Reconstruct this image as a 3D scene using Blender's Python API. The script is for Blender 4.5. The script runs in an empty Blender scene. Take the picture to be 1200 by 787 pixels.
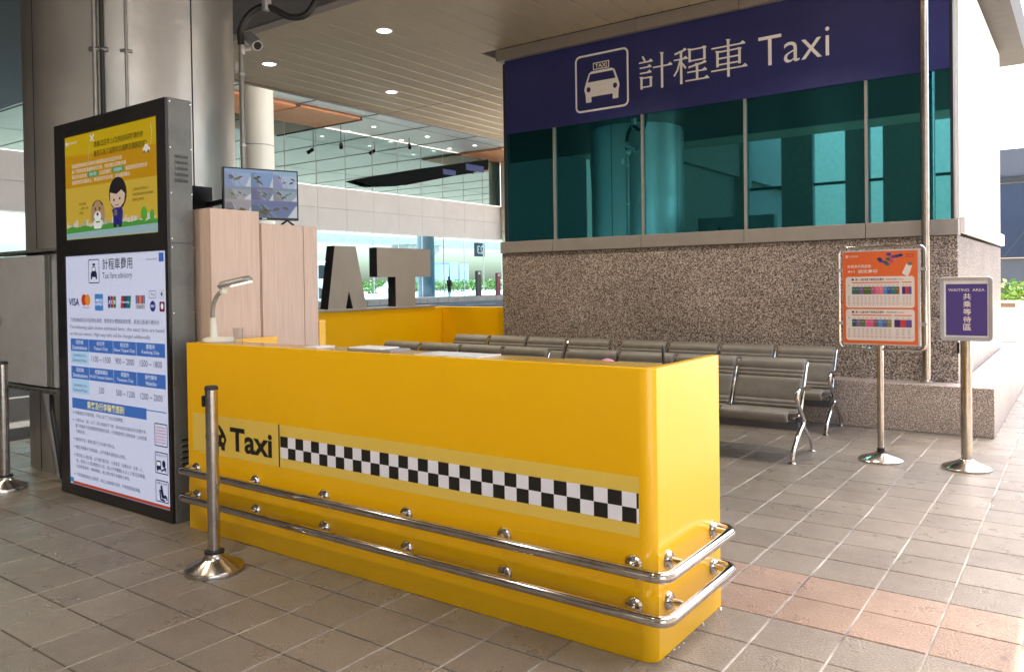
import bpy, bmesh, math, random
from mathutils import Vector, Matrix
random.seed(7)
R = math.radians
SC = bpy.context.scene
COL = SC.collection

# ------------------------------------------------------------------ camera
YAW, PITCH, ROLL, FPX, CYPX = 0.628006, -0.0138924, -0.0143422, 929.72, 344.19
CAMZ = 1.4
fw = Vector((-math.sin(YAW) * math.cos(PITCH), math.cos(YAW) * math.cos(PITCH), math.sin(PITCH)))
rt = Vector((math.cos(YAW), math.sin(YAW), 0))
up = rt.cross(fw)
CR = rt * math.cos(ROLL) + up * math.sin(ROLL)
CU = -rt * math.sin(ROLL) + up * math.cos(ROLL)
cam = bpy.data.cameras.new('camera')
camo = bpy.data.objects.new('camera', cam)
COL.objects.link(camo)
camo.matrix_world = Matrix(((CR.x, CU.x, -fw.x, 0), (CR.y, CU.y, -fw.y, 0), (CR.z, CU.z, -fw.z, CAMZ), (0, 0, 0, 1)))
cam.sensor_fit = 'HORIZONTAL'
cam.sensor_width = 36
cam.lens = 36 * FPX / 1200
cam.shift_y = -(393.5 - CYPX) / 1200
cam.clip_start = 0.05
cam.clip_end = 3000
SC.camera = camo

# ------------------------------------------------------------------ sky, sun, exposure
SUN_AZ, SUN_EL = R(-10), R(70)           # azimuth from +Y towards +X
EXPO = 3.0
world = bpy.data.worlds.new('World')
SC.world = world
world.use_nodes = True
nt = world.node_tree
sky = nt.nodes.new('ShaderNodeTexSky')
sky.sky_type = 'NISHITA'
sky.sun_disc = False
sky.dust_density = 5.0
sky.air_density = 1.2
sky.sun_elevation = SUN_EL
sky.sun_rotation = SUN_AZ
nt.links.new(sky.outputs[0], nt.nodes['Background'].inputs[0])
nt.nodes['Background'].inputs[1].default_value = 0.15
sl = bpy.data.lights.new('sun', 'SUN')
sl.energy = 2.0
sl.angle = R(0.5)
sl.color = (1, 0.95, 0.87)
so = bpy.data.objects.new('sun', sl)
COL.objects.link(so)
sd = Vector((math.sin(SUN_AZ) * math.cos(SUN_EL), math.cos(SUN_AZ) * math.cos(SUN_EL), math.sin(SUN_EL)))
so.rotation_euler = sd.to_track_quat('Z', 'Y').to_euler()
so.location = sd * 60
SC.view_settings.view_transform = 'Standard'
SC.view_settings.look = 'None'
SC.view_settings.exposure = EXPO
SC.view_settings.gamma = 1
SC.view_settings.use_white_balance = True
SC.view_settings.white_balance_temperature = 6900
SC.view_settings.white_balance_tint = 12
SC.view_settings.use_curve_mapping = False
SC.render.engine = 'CYCLES'
SC.cycles.use_denoising = True
SC.cycles.max_bounces = 10
SC.cycles.diffuse_bounces = 5
SC.cycles.sample_clamp_indirect = 8
ES = 1.0 / 2 ** EXPO

# ------------------------------------------------------------------ materials
MATS = {}
def mat(name, col, rough=0.5, metal=0.0, spec=0.5, coat=0.0, em=0.0, emcol=None):
    if name in MATS:
        return MATS[name]
    m = bpy.data.materials.new(name)
    m.use_nodes = True
    b = m.node_tree.nodes['Principled BSDF']
    b.inputs['Base Color'].default_value = (*col, 1)
    b.inputs['Roughness'].default_value = rough
    b.inputs['Metallic'].default_value = metal
    b.inputs['Specular IOR Level'].default_value = spec
    b.inputs['Coat Weight'].default_value = coat
    b.inputs['Coat Roughness'].default_value = 0.06
    if em:
        b.inputs['Emission Color'].default_value = (*(emcol or col), 1)
        b.inputs['Emission Strength'].default_value = em
    MATS[name] = m
    return m

def N(m, t, **kw):
    n = m.node_tree.nodes.new(t)
    for k, v in kw.items():
        if k in n.inputs.keys():
            n.inputs[k].default_value = v
        else:
            setattr(n, k, v)
    return n
def L(m, a, b):
    m.node_tree.links.new(a, b)
def bsdf(m):
    return m.node_tree.nodes['Principled BSDF']
def ramp(m, fac, stops):
    r = m.node_tree.nodes.new('ShaderNodeValToRGB')
    e = r.color_ramp.elements
    while len(e) < len(stops):
        e.new(0.5)
    for i, (p, c) in enumerate(stops):
        e[i].position = p
        e[i].color = (*c, 1) if len(c) == 3 else c
    L(m, fac, r.inputs[0])
    return r
def coords(m, scale=(1, 1, 1)):
    g = m.node_tree.nodes.new('ShaderNodeNewGeometry')
    mp = m.node_tree.nodes.new('ShaderNodeMapping')
    mp.inputs['Scale'].default_value = scale
    L(m, g.outputs['Position'], mp.inputs[0])
    return mp.outputs[0]
def mixc(m, a, b, f, mode='MIX'):
    n = m.node_tree.nodes.new('ShaderNodeMix')
    n.data_type = 'RGBA'
    n.blend_type = mode
    for i, v in ((0, f), (6, a), (7, b)):
        if hasattr(v, 'links'):
            L(m, v, n.inputs[i])
        elif i == 0:
            n.inputs[i].default_value = v
        else:
            n.inputs[i].default_value = (*v, 1)
    return n.outputs[2]
def bump(m, h, strength, dist=0.01):
    bn = m.node_tree.nodes.new('ShaderNodeBump')
    bn.inputs['Strength'].default_value = strength
    bn.inputs['Distance'].default_value = dist
    L(m, h, bn.inputs['Height'])
    L(m, bn.outputs[0], bsdf(m).inputs['Normal'])
def noise(m, v, scale, detail=4, rough=0.6):
    n = m.node_tree.nodes.new('ShaderNodeTexNoise')
    n.inputs['Scale'].default_value = scale
    n.inputs['Detail'].default_value = detail
    n.inputs['Roughness'].default_value = rough
    L(m, v, n.inputs['Vector'])
    return n.outputs[0]
def rough_var(m, v, scale, lo, hi, detail=5):
    r = ramp(m, noise(m, v, scale, detail), [(0.3, (lo,) * 3), (0.7, (hi,) * 3)])
    L(m, r.outputs[0], bsdf(m).inputs['Roughness'])

def tile_mat(name, c1, c2, c3):
    m = mat(name, c1, 0.5)
    v = coords(m)
    g = m.node_tree.nodes.new('ShaderNodeNewGeometry')
    oi = m.node_tree.nodes.new('ShaderNodeObjectInfo')
    ad = N(m, 'ShaderNodeMath', operation='ADD')
    fr = N(m, 'ShaderNodeMath', operation='FRACT')
    L(m, g.outputs['Random Per Island'], ad.inputs[0])
    L(m, oi.outputs['Random'], ad.inputs[1])
    L(m, ad.outputs[0], fr.inputs[0])
    base = ramp(m, fr.outputs[0], [(0.0, c1), (0.5, c2), (1.0, c3)]).outputs[0]
    sp = ramp(m, noise(m, v, 160, 3), [(0.32, (0.62, 0.6, 0.58)), (0.6, (1.08, 1.07, 1.06))]).outputs[0]
    c = mixc(m, base, sp, 0.6, 'MULTIPLY')
    st = ramp(m, noise(m, v, 1.7, 8, 0.7), [(0.33, (0.6, 0.57, 0.55)), (0.55, (1, 1, 1))]).outputs[0]
    c = mixc(m, c, st, 0.6, 'MULTIPLY')
    spots = ramp(m, noise(m, v, 9, 3, 0.5), [(0.69, (1, 1, 1)), (0.74, (0.45, 0.42, 0.4))]).outputs[0]
    c = mixc(m, c, spots, 0.55, 'MULTIPLY')
    L(m, c, bsdf(m).inputs['Base Color'])
    rough_var(m, v, 5, 0.24, 0.42)
    n1 = noise(m, v, 110, 3)
    bump(m, n1, 0.9, 0.008)
    return m
M_TILE = tile_mat('floor_tile', (0.215, 0.183, 0.146), (0.238, 0.205, 0.164), (0.262, 0.227, 0.182))
M_PINK = tile_mat('pink_tile', (0.30, 0.205, 0.148), (0.325, 0.222, 0.162), (0.345, 0.238, 0.175))
M_GROUT = mat('grout', (0.20, 0.18, 0.16), 0.9)
def _g(m, lo, hi):
    v = coords(m)
    c = ramp(m, noise(m, v, 2.2, 5), [(0.36, lo), (0.6, hi)]).outputs[0]
    L(m, c, bsdf(m).inputs['Base Color'])
_g(M_GROUT, (0.03, 0.026, 0.022), (0.11, 0.095, 0.08))
M_GROUTL = mat('pale_grout', (0.5, 0.47, 0.42), 0.9)
_g(M_GROUTL, (0.10, 0.09, 0.08), (0.46, 0.43, 0.38))

def granite_mat(name, tint=1.0, sc=74, dark=(0.02, 0.017, 0.015)):
    m = mat(name, (0.2, 0.18, 0.16), 0.4, spec=0.4)
    v = coords(m)
    a = ramp(m, noise(m, v, sc, 4, 0.75), [(0.40, dark), (0.48, (0.15 * tint, 0.12 * tint, 0.10 * tint)), (0.55, (0.30 * tint, 0.26 * tint, 0.225 * tint)), (0.64, (0.55 * tint, 0.48 * tint, 0.44 * tint))]).outputs[0]
    w = ramp(m, noise(m, v, 1.2, 6, 0.6), [(0.38, (0.84, 0.83, 0.82)), (0.6, (1.1, 1.08, 1.06)), (0.72, (1.4, 1.38, 1.36))]).outputs[0]
    L(m, mixc(m, a, w, 0.8, 'MULTIPLY'), bsdf(m).inputs['Base Color'])
    return m
M_GRAN = granite_mat('granite_wall', 1.3)
M_GRAN2 = granite_mat('granite_ledge', 1.75, 110, (0.10, 0.085, 0.07))

def laminate(name, col, rough=0.25, var=0.06, coat=0.12):
    m = mat(name, col, rough, coat=coat)
    v = coords(m)
    lo = tuple(c * (1 - var) for c in col)
    c = ramp(m, noise(m, v, 1.3, 6), [(0.35, lo), (0.65, col)]).outputs[0]
    L(m, c, bsdf(m).inputs['Base Color'])
    bump(m, noise(m, v, 0.8, 0), 0.012, 0.02)
    return m
M_YEL = laminate('yellow_laminate', (0.88, 0.475, 0.004), 0.26, 0.02)
M_YTOP = laminate('yellow_worktop', (0.50, 0.29, 0.04), 0.22, 0.02)
M_WOOD = mat('pale_wood', (0.6, 0.42, 0.34), 0.45)
def _w():
    m = M_WOOD
    v = coords(m, (30, 30, 1.2))
    c = ramp(m, noise(m, v, 2.5, 6, 0.65), [(0.3, (0.57, 0.41, 0.315)), (0.7, (0.69, 0.525, 0.425))]).outputs[0]
    L(m, c, bsdf(m).inputs['Base Color'])
_w()

def metal_mat(name, col, rough, stretch=(60, 60, 1), var=0.5, bmp=0.05):
    m = mat(name, col, rough, 1.0)
    v = coords(m, stretch)
    r = ramp(m, noise(m, v, 3, 5), [(0.3, (rough * (1 - var),) * 3), (0.7, (rough * (1 + var),) * 3)])
    L(m, r.outputs[0], bsdf(m).inputs['Roughness'])
    d = ramp(m, noise(m, coords(m), 18, 5, 0.7), [(0.3, tuple(c * 0.75 for c in col)), (0.6, col)]).outputs[0]
    L(m, d, bsdf(m).inputs['Base Color'])
    return m
M_STEEL = metal_mat('stainless_steel', (0.56, 0.52, 0.48), 0.2)
M_CHROME = metal_mat('chrome', (0.62, 0.59, 0.56), 0.09, (1, 1, 1), 0.4)
M_COLM = mat('column_cladding', (0.33, 0.315, 0.295), 0.36, 0.9)
def _c():
    m = M_COLM
    v = coords(m)
    d = ramp(m, noise(m, v, 1.1, 6, 0.6), [(0.3, (0.46, 0.45, 0.435)), (0.7, (0.54, 0.53, 0.515))]).outputs[0]
    L(m, d, bsdf(m).inputs['Base Color'])
    rough_var(m, v, 3, 0.36, 0.5)
    bump(m, noise(m, v, 2.4, 3), 0.16, 0.05)
_c()
def plain(name, col, rough=0.5, metal=0.0, var=0.12, scale=6.0, spec=0.5):
    m = mat(name, col, rough, metal, spec)
    v = coords(m)
    c = ramp(m, noise(m, v, scale, 6, 0.62), [(0.3, tuple(x * (1 - var) for x in col)), (0.7, tuple(min(1, x * (1 + var)) for x in col))]).outputs[0]
    L(m, c, bsdf(m).inputs['Base Color'])
    return m
M_KSIDE = plain('kiosk_grey_metal', (0.135, 0.14, 0.13), 0.42, 0.2, 0.2)
M_KBLACK = plain('kiosk_black_frame', (0.012, 0.012, 0.014), 0.3)
M_RUBBER = plain('black_rubber', (0.015, 0.015, 0.015), 0.6)
M_CABLE = plain('black_cable', (0.02, 0.02, 0.02), 0.5)
M_BOXG = plain('cabinet_grey', (0.36, 0.36, 0.37), 0.5, 0.0, 0.1)
M_VINYL = plain('grey_brown_vinyl', (0.165, 0.147, 0.12), 0.45, 0.0, 0.15, 12)
M_BEAM = plain('bench_beam_grey', (0.12, 0.13, 0.15), 0.45, 0.3)
M_CEIL = plain('ceiling_plank', (0.56, 0.49, 0.36), 0.38, 0.25, 0.07, 1.5)
M_CEILB = plain('ceiling_gap', (0.05, 0.045, 0.04), 0.8)
M_SOFF = plain('dark_soffit', (0.075, 0.062, 0.052), 0.4, 0.1)
M_TRIM = plain('taupe_trim', (0.30, 0.275, 0.25), 0.45, 0.2, 0.06)
M_SIGNB = plain('sign_blue', (0.024, 0.030, 0.15), 0.38, 0.0, 0.08)
M_SIGNW = plain('sign_white', (0.92, 0.92, 0.91), 0.45, 0.0, 0.03)
M_WHITEP = plain('white_panel', (0.80, 0.77, 0.76), 0.5, 0.0, 0.04, 0.6)
M_WCLAD = plain('white_stone', (0.82, 0.79, 0.73), 0.55, 0.0, 0.05, 2)
M_CREAM = plain('cream_column', (0.72, 0.66, 0.53), 0.45, 0.0, 0.05, 1)
M_UPC = plain('upper_ceiling', (0.72, 0.68, 0.62), 0.35, 0.3, 0.05, 0.4)
M_ORANGEW = plain('orange_wood_slat', (0.74, 0.30, 0.12), 0.5, 0.0, 0.12, 2)
M_BROWN = plain('brown_joint', (0.13, 0.07, 0.04), 0.6)
M_ASPH = plain('asphalt', (0.05, 0.05, 0.05), 0.8, 0.0, 0.3, 3)
M_CONC = plain('concrete', (0.38, 0.37, 0.35), 0.8, 0.0, 0.15, 1.2)
M_PAINT = plain('road_paint', (0.7, 0.7, 0.68), 0.7)
M_LETG = plain('letter_grey', (0.37, 0.35, 0.325), 0.45, 0.1, 0.06, 3)
M_LETB = plain('letter_black', (0.015, 0.015, 0.017), 0.5)
M_LAMPW = plain('lamp_ivory', (0.72, 0.70, 0.60), 0.4)
M_LAMPG = plain('lamp_grey', (0.28, 0.27, 0.25), 0.35, 0.3)
M_PLASTW = plain('white_plastic', (0.75, 0.75, 0.73), 0.4)
M_FRAMES = plain('silver_frame', (0.55, 0.55, 0.57), 0.35, 0.6)
M_PIPE = plain('galvanised_conduit', (0.34, 0.33, 0.32), 0.4, 0.7)
M_RED = plain('dark_red_pylon', (0.22, 0.015, 0.03), 0.4)
M_DARK = plain('dark_board', (0.02, 0.022, 0.024), 0.35)
M_LEAF = plain('leaf_green', (0.10, 0.20, 0.025), 0.55, 0.0, 0.4, 3)
M_LEAF2 = plain('leaf_light', (0.17, 0.28, 0.04), 0.55, 0.0, 0.3, 3)
M_TWIG = plain('twig', (0.08, 0.06, 0.04), 0.8)
M_BLUEB = plain('far_blue_glass', (0.018, 0.032, 0.065), 0.3, 0.0, 0.2, 0.3)
M_GREYB = plain('far_grey_panel', (0.06, 0.07, 0.09), 0.5, 0.0, 0.1, 0.5)

def glass_teal(name, tint, base, fac, rough=0.015):
    m = bpy.data.materials.new(name)
    m.use_nodes = True
    t = m.node_tree
    t.nodes.clear()
    o = t.nodes.new('ShaderNodeOutputMaterial')
    g = t.nodes.new('ShaderNodeBsdfGlossy')
    g.inputs['Color'].default_value = (*tint, 1)
    g.inputs['Roughness'].default_value = rough
    d = t.nodes.new('ShaderNodeBsdfDiffuse')
    d.inputs['Color'].default_value = (*base, 1)
    x = t.nodes.new('ShaderNodeMixShader')
    x.inputs[0].default_value = fac
    t.links.new(d.outputs[0], x.inputs[1])
    t.links.new(g.outputs[0], x.inputs[2])
    t.links.new(x.outputs[0], o.inputs[0])
    return m
M_GLASST = glass_teal('teal_mirror_glass', (0.11, 0.54, 0.63), (0.0, 0.024, 0.030), 0.72)
M_GLASSU = glass_teal('upper_mirror_glass', (0.26, 0.38, 0.37), (0.03, 0.06, 0.06), 0.85, 0.01)
def clear_glass(name, tint, refl=0.08):
    m = bpy.data.materials.new(name)
    m.use_nodes = True
    t = m.node_tree
    t.nodes.clear()
    o = t.nodes.new('ShaderNodeOutputMaterial')
    g = t.nodes.new('ShaderNodeBsdfGlossy')
    g.inputs['Roughness'].default_value = 0.01
    d = t.nodes.new('ShaderNodeBsdfTransparent')
    d.inputs['Color'].default_value = (*tint, 1)
    x = t.nodes.new('ShaderNodeMixShader')
    x.inputs[0].default_value = refl
    t.links.new(d.outputs[0], x.inputs[1])
    t.links.new(g.outputs[0], x.inputs[2])
    t.links.new(x.outputs[0], o.inputs[0])
    return m
M_GLASSC = clear_glass('clear_tinted_glass', (0.68, 0.88, 0.95), 0.012)
M_CUP = clear_glass('clear_plastic', (0.93, 0.93, 0.92), 0.07)
M_LENS = mat('lamp_lens', (1, 0.95, 0.85), 0.5, em=9 * ES, emcol=(1, 0.93, 0.8))

def ink(col, em=0.0, rough=0.45):
    k = 'ink_%03d_%03d_%03d_%d' % (*[int(c * 255) for c in col], int(em * 100))
    if em:
        m = mat(k, tuple(c * 0.12 for c in col), rough, em=em * ES, emcol=col)
    else:
        m = mat(k, col, rough)
    return m
def rgb(r, g, b):
    f = lambda c: ((c / 255 + 0.055) / 1.055) ** 2.4 if c > 10 else c / 255 / 12.92
    return (f(r), f(g), f(b))

# ------------------------------------------------------------------ object helpers
def root(name, label, cat, loc=(0, 0, 0), group=None):
    o = bpy.data.objects.new(name, None)
    o.empty_display_size = 0.1
    COL.objects.link(o)
    o.location = loc
    o['label'] = label
    o['category'] = cat
    if group:
        o['group'] = group
    return o
def tag(o, label, cat, group=None):
    o['label'] = label
    o['category'] = cat
    if group:
        o['group'] = group
    return o
def top_loc(p):
    while p.parent:
        p = p.parent
    return Vector(p.location)
def obj(name, bm, m, parent=None, smooth=False, kind=None, origin=None):
    me = bpy.data.meshes.new(name)
    bm.normal_update()
    off = top_loc(parent) if parent else Vector(origin or (0, 0, 0))
    if off.length:
        bmesh.ops.translate(bm, verts=bm.verts, vec=-off)
    bm.to_mesh(me)
    bm.free()
    for x in (m if isinstance(m, (list, tuple)) else [m]):
        me.materials.append(x)
    if smooth:
        for p in me.polygons:
            p.use_smooth = True
        me.set_sharp_from_angle(angle=R(38))
    o = bpy.data.objects.new(name, me)
    COL.objects.link(o)
    if parent:
        o.parent = parent
    else:
        o.location = off
    if kind:
        o['kind'] = kind
    return o
def nb():
    return bmesh.new()
def bx(bm, x0, x1, y0, y1, z0, z1, bevel=0.0, seg=1, mi=0):
    vs = [bm.verts.new((x, y, z)) for x in (x0, x1) for y in (y0, y1) for z in (z0, z1)]
    fs = [(0, 1, 3, 2), (4, 6, 7, 5), (0, 4, 5, 1), (2, 3, 7, 6), (0, 2, 6, 4), (1, 5, 7, 3)]
    faces = [bm.faces.new([vs[i] for i in f]) for f in fs]
    for f in faces:
        f.material_index = mi
    if bevel:
        es = list({e for f in faces for e in f.edges})
        bmesh.ops.bevel(bm, geom=es, offset=bevel, segments=seg, profile=0.5, affect='EDGES')
    return bm
def box(name, x0, x1, y0, y1, z0, z1, m, parent=None, bevel=0.004, seg=2, kind=None):
    return obj(name, bx(nb(), x0, x1, y0, y1, z0, z1, bevel, seg), m, parent, smooth=bevel > 0.03, kind=kind)
def prism(bm, pts, axis, a, b, bevel=0.0, mi=0):
    """polygon pts (u,v) extruded along axis from a to b. axis 'x': (y,z); 'y': (x,z); 'z': (x,y)"""
    def P(u, v, w):
        return {'x': (w, u, v), 'y': (u, w, v), 'z': (u, v, w)}[axis]
    A = [bm.verts.new(P(u, v, a)) for u, v in pts]
    B = [bm.verts.new(P(u, v, b)) for u, v in pts]
    n = len(pts)
    fs = [bm.faces.new(A), bm.faces.new(B[::-1])]
    for i in range(n):
        fs.append(bm.faces.new((A[i], B[i], B[(i + 1) % n], A[(i + 1) % n])))
    for f in fs:
        f.material_index = mi
    bmesh.ops.recalc_face_normals(bm, faces=fs)
    if bevel:
        es = list(fs[0].edges) + list(fs[1].edges)
        bmesh.ops.bevel(bm, geom=es, offset=bevel, segments=2, profile=0.5, affect='EDGES')
    return bm
def frame_of(d):
    d = Vector(d).normalized()
    a = Vector((0, 0, 1)) if abs(d.z) < 0.9 else Vector((1, 0, 0))
    u = d.cross(a).normalized()
    return u, d.cross(u).normalized()
def tube(bm, pts, r, seg=10, caps=True, mi=0):
    pts = [Vector(p) for p in pts]
    n = len(pts)
    rs = r if isinstance(r, (list, tuple)) else [r] * n
    rings = []
    u = None
    for i, p in enumerate(pts):
        d = (pts[min(i + 1, n - 1)] - pts[max(i - 1, 0)]).normalized()
        if u is None:
            u, _ = frame_of(d)
        else:
            u = (u - d * u.dot(d)).normalized()
        v = d.cross(u)
        rings.append([bm.verts.new(p + (u * math.cos(2 * math.pi * k / seg) + v * math.sin(2 * math.pi * k / seg)) * rs[i]) for k in range(seg)])
    for a, b in zip(rings, rings[1:]):
        for k in range(seg):
            bm.faces.new((a[k], a[(k + 1) % seg], b[(k + 1) % seg], b[k])).material_index = mi
    if caps:
        bm.faces.new(rings[0][::-1]).material_index = mi
        bm.faces.new(rings[-1]).material_index = mi
    return bm
def smooth_path(pts, n=6):
    """catmull-rom"""
    P = [Vector(p) for p in pts]
    P = [P[0] * 2 - P[1]] + P + [P[-1] * 2 - P[-2]]
    out = []
    for i in range(1, len(P) - 2):
        for k in range(n):
            t = k / n
            a, b, c, d = P[i - 1], P[i], P[i + 1], P[i + 2]
            out.append(0.5 * ((2 * b) + (c - a) * t + (2 * a - 5 * b + 4 * c - d) * t * t + (3 * b - a - 3 * c + d) * t ** 3))
    out.append(P[-2])
    return out
def round_corners(pts, r, n=6):
    P = [Vector(p) for p in pts]
    out = [P[0]]
    for a, b, c in zip(P, P[1:], P[2:]):
        d1, d2 = (a - b).normalized(), (c - b).normalized()
        s, e = b + d1 * r, b + d2 * r
        for k in range(n + 1):
            t = k / n
            out.append(s * (1 - t) ** 2 + b * 2 * t * (1 - t) + e * t * t)
    out.append(P[-1])
    return out
def lathe(bm, prof, c, axis=(0, 0, 1), seg=24, mi=0):
    """prof: (radius, height along axis)"""
    a = Vector(axis).normalized()
    u, v = frame_of(a)
    c = Vector(c)
    rings = []
    for r, h in prof:
        if r < 1e-6:
            rings.append([bm.verts.new(c + a * h)])
        else:
            rings.append([bm.verts.new(c + a * h + (u * math.cos(2 * math.pi * k / seg) + v * math.sin(2 * math.pi * k / seg)) * r) for k in range(seg)])
    fs = []
    for A, B in zip(rings, rings[1:]):
        for k in range(seg):
            k2 = (k + 1) % seg
            if len(A) == 1 and len(B) == 1:
                continue
            if len(A) == 1:
                fs.append(bm.faces.new((A[0], B[k2], B[k])))
            elif len(B) == 1:
                fs.append(bm.faces.new((A[k], A[k2], B[0])))
            else:
                fs.append(bm.faces.new((A[k], A[k2], B[k2], B[k])))
    for f in fs:
        f.material_index = mi
    bmesh.ops.recalc_face_normals(bm, faces=fs)
    return bm
def copy_tree(o, parent=None):
    c = o.copy()
    COL.objects.link(c)
    c.parent = parent
    for ch in o.children:
        copy_tree(ch, c)
    return c

# ---- flat print (lettering, posters, screens) ----
TCACHE = {}
def text_mesh(s, bold=0.0, mono=False):
    k = (s, bold)
    if k in TCACHE:
        return TCACHE[k]
    cu = bpy.data.curves.new('t', 'FONT')
    cu.body = s
    cu.size = 1
    cu.resolution_u = 5 if len(s) < 6 else 2
    cu.offset = bold
    cu.fill_mode = 'FRONT'
    ob = bpy.data.objects.new('t', cu)
    COL.objects.link(ob)
    dg = bpy.context.evaluated_depsgraph_get()
    me = ob.evaluated_get(dg).to_mesh()
    vs = [(v.co.x, v.co.y) for v in me.vertices]
    fs = [tuple(p.vertices) for p in me.polygons]
    ob.evaluated_get(dg).to_mesh_clear()
    bpy.data.objects.remove(ob)
    bpy.data.curves.remove(cu)
    x0, x1 = min(v[0] for v in vs), max(v[0] for v in vs)
    y0, y1 = min(v[1] for v in vs), max(v[1] for v in vs)
    TCACHE[k] = (vs, fs, x0, x1, y0, y1)
    return TCACHE[k]
class Print:
    """flat print collected on a plane; u,v plane axes, n outward normal"""
    def __init__(s, o, u, v, n, base=0.0015, step=0.0006):
        s.o, s.u, s.v, s.n = Vector(o), Vector(u), Vector(v), Vector(n)
        s.base, s.step = base, step
        s.bm = bmesh.new()
        s.mats = []
    def mi(s, m):
        if m not in s.mats:
            s.mats.append(m)
        return s.mats.index(m)
    def P(s, u, v, l):
        return s.o + s.u * u + s.v * v + s.n * (s.base + s.step * l)
    def poly(s, pts, m, l=0):
        f = s.bm.faces.new([s.bm.verts.new(s.P(u, v, l)) for u, v in pts])
        f.normal_update()
        if f.normal.dot(s.n) < 0:
            f.normal_flip()
        f.material_index = s.mi(m)
    def rect(s, u0, v0, u1, v1, m, l=0, r=0.0):
        if r:
            pts = []
            for cx, cy, a in ((u1 - r, v1 - r, 0), (u0 + r, v1 - r, 90), (u0 + r, v0 + r, 180), (u1 - r, v0 + r, 270)):
                for k in range(5):
                    t = R(a + 22.5 * k)
                    pts.append((cx + r * math.cos(t), cy + r * math.sin(t)))
            s.poly(pts, m, l)
        else:
            s.poly([(u0, v0), (u1, v0), (u1, v1), (u0, v1)], m, l)
    def ell(s, cu, cv, ru, rv, m, l=0, n=20):
        s.poly([(cu + ru * math.cos(2 * math.pi * k / n), cv + rv * math.sin(2 * math.pi * k / n)) for k in range(n)], m, l)
    def line(s, u0, v0, u1, v1, w, m, l=0):
        dx, dy = u1 - u0, v1 - v0
        d = math.hypot(dx, dy)
        nx, ny = -dy / d * w / 2, dx / d * w / 2
        s.poly([(u0 + nx, v0 + ny), (u0 - nx, v0 - ny), (u1 - nx, v1 - ny), (u1 + nx, v1 + ny)], m, l)
    def text(s, t, u0, v0, u1, v1, m, l=1, bold=0.0):
        vs, fs, x0, x1, y0, y1 = text_mesh(t, bold)
        sx, sy = (u1 - u0) / (x1 - x0), (v1 - v0) / (y1 - y0)
        V = [s.bm.verts.new(s.P(u0 + (x - x0) * sx, v0 + (y - y0) * sy, l)) for x, y in vs]
        k = s.mi(m)
        for f in fs:
            try:
                q = s.bm.faces.new([V[i] for i in f])
            except ValueError:
                continue
            q.normal_update()
            if q.normal.dot(s.n) < 0:
                q.normal_flip()
            q.material_index = k
    def build(s, name, parent):
        return obj(name, s.bm, s.mats, parent)
def front_print(y, **kw):
    return Print((0, y, 0), (1, 0, 0), (0, 0, 1), (0, -1, 0), **kw)

# ================================================================== SETTING
# ---- floor
XL = [-1.064 + 0.287 * k for k in range(-24, 26)]
YL = [2.433 - 0.262 * k for k in range(18, 0, -1)] + [2.433, 2.709] + [2.985 + 0.2815 * k for k in range(0, 42)]
FX0, FX1, FY0, FY1 = XL[0], XL[-1], YL[0], YL[-1]
ground = obj('ground', bx(nb(), -700, 700, -700, 700, -0.6, -0.30), M_CONC, kind='structure')
floor = obj('floor', bx(nb(), FX0 - 0.02, FX1 + 0.02, FY0 - 0.02, FY1 + 0.02, -0.29, -0.0035), M_GROUT, kind='structure')
def project(x, y, z):
    p = Vector((x, y, z - CAMZ))
    d = p.dot(fw)
    if d < 0.3:
        return None
    return 600 + FPX * p.dot(CR) / d, CYPX - FPX * p.dot(CU) / d
def inpoly(x, y, P):
    c = False
    for (x1, y1), (x2, y2) in zip(P, P[1:] + P[:1]):
        if (y1 > y) != (y2 > y) and x < (x2 - x1) * (y - y1) / (y2 - y1) + x1:
            c = not c
    return c
HIDE = [[(219, 402), (772, 430), (846, 412), (846, 708), (768, 776), (226, 617)], [(68, 150), (226, 112), (226, 612), (200, 614), (80, 572)]]
tiles = []
for i in range(len(XL) - 1):
    for j in range(len(YL) - 1):
        x0, x1, y0, y1 = XL[i], XL[i + 1], YL[j], YL[j + 1]
        vis = 0.0
        pts = [project(x, y, 0) for x, y in ((x0, y0), (x1, y0), (x1, y1), (x0, y1), ((x0 + x1) / 2, (y0 + y1) / 2))]
        if all(pts):
            seen = [p for p in pts if 0 < p[0] < 1200 and p[1] < 787 and not any(inpoly(*p, H) for H in HIDE)]
            if seen:
                a = 0
                for (xa, ya), (xb, yb) in zip(pts[:4], pts[1:4] + pts[:1]):
                    a += xa * yb - xb * ya
                vis = abs(a) * len(seen) / 5
        pink = 3.2 < y0 < 3.6
        tiles.append((vis, x0, x1, y0, y1, pink))
tiles.sort(reverse=True)
def tile_geo(bm, w, h, cx=0, cy=0, cz=0, mi=0):
    g, c = 0.0042, 0.0028
    a, b = w / 2 - g, h / 2 - 0.0042
    lo = [bm.verts.new((cx + sx * a, cy + sy * b, cz - 0.010)) for sx, sy in ((-1, -1), (1, -1), (1, 1), (-1, 1))]
    md = [bm.verts.new((cx + sx * a, cy + sy * b, cz - c * 0.7)) for sx, sy in ((-1, -1), (1, -1), (1, 1), (-1, 1))]
    hi = [bm.verts.new((cx + sx * (a - c), cy + sy * (b - c), cz)) for sx, sy in ((-1, -1), (1, -1), (1, 1), (-1, 1))]
    fs = [bm.faces.new(hi)]
    for A, B in ((lo, md), (md, hi)):
        for k in range(4):
            fs.append(bm.faces.new((A[k], A[(k + 1) % 4], B[(k + 1) % 4], B[k])))
    for f in fs:
        f.material_index = mi
TM = {}
rest = nb()
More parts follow.
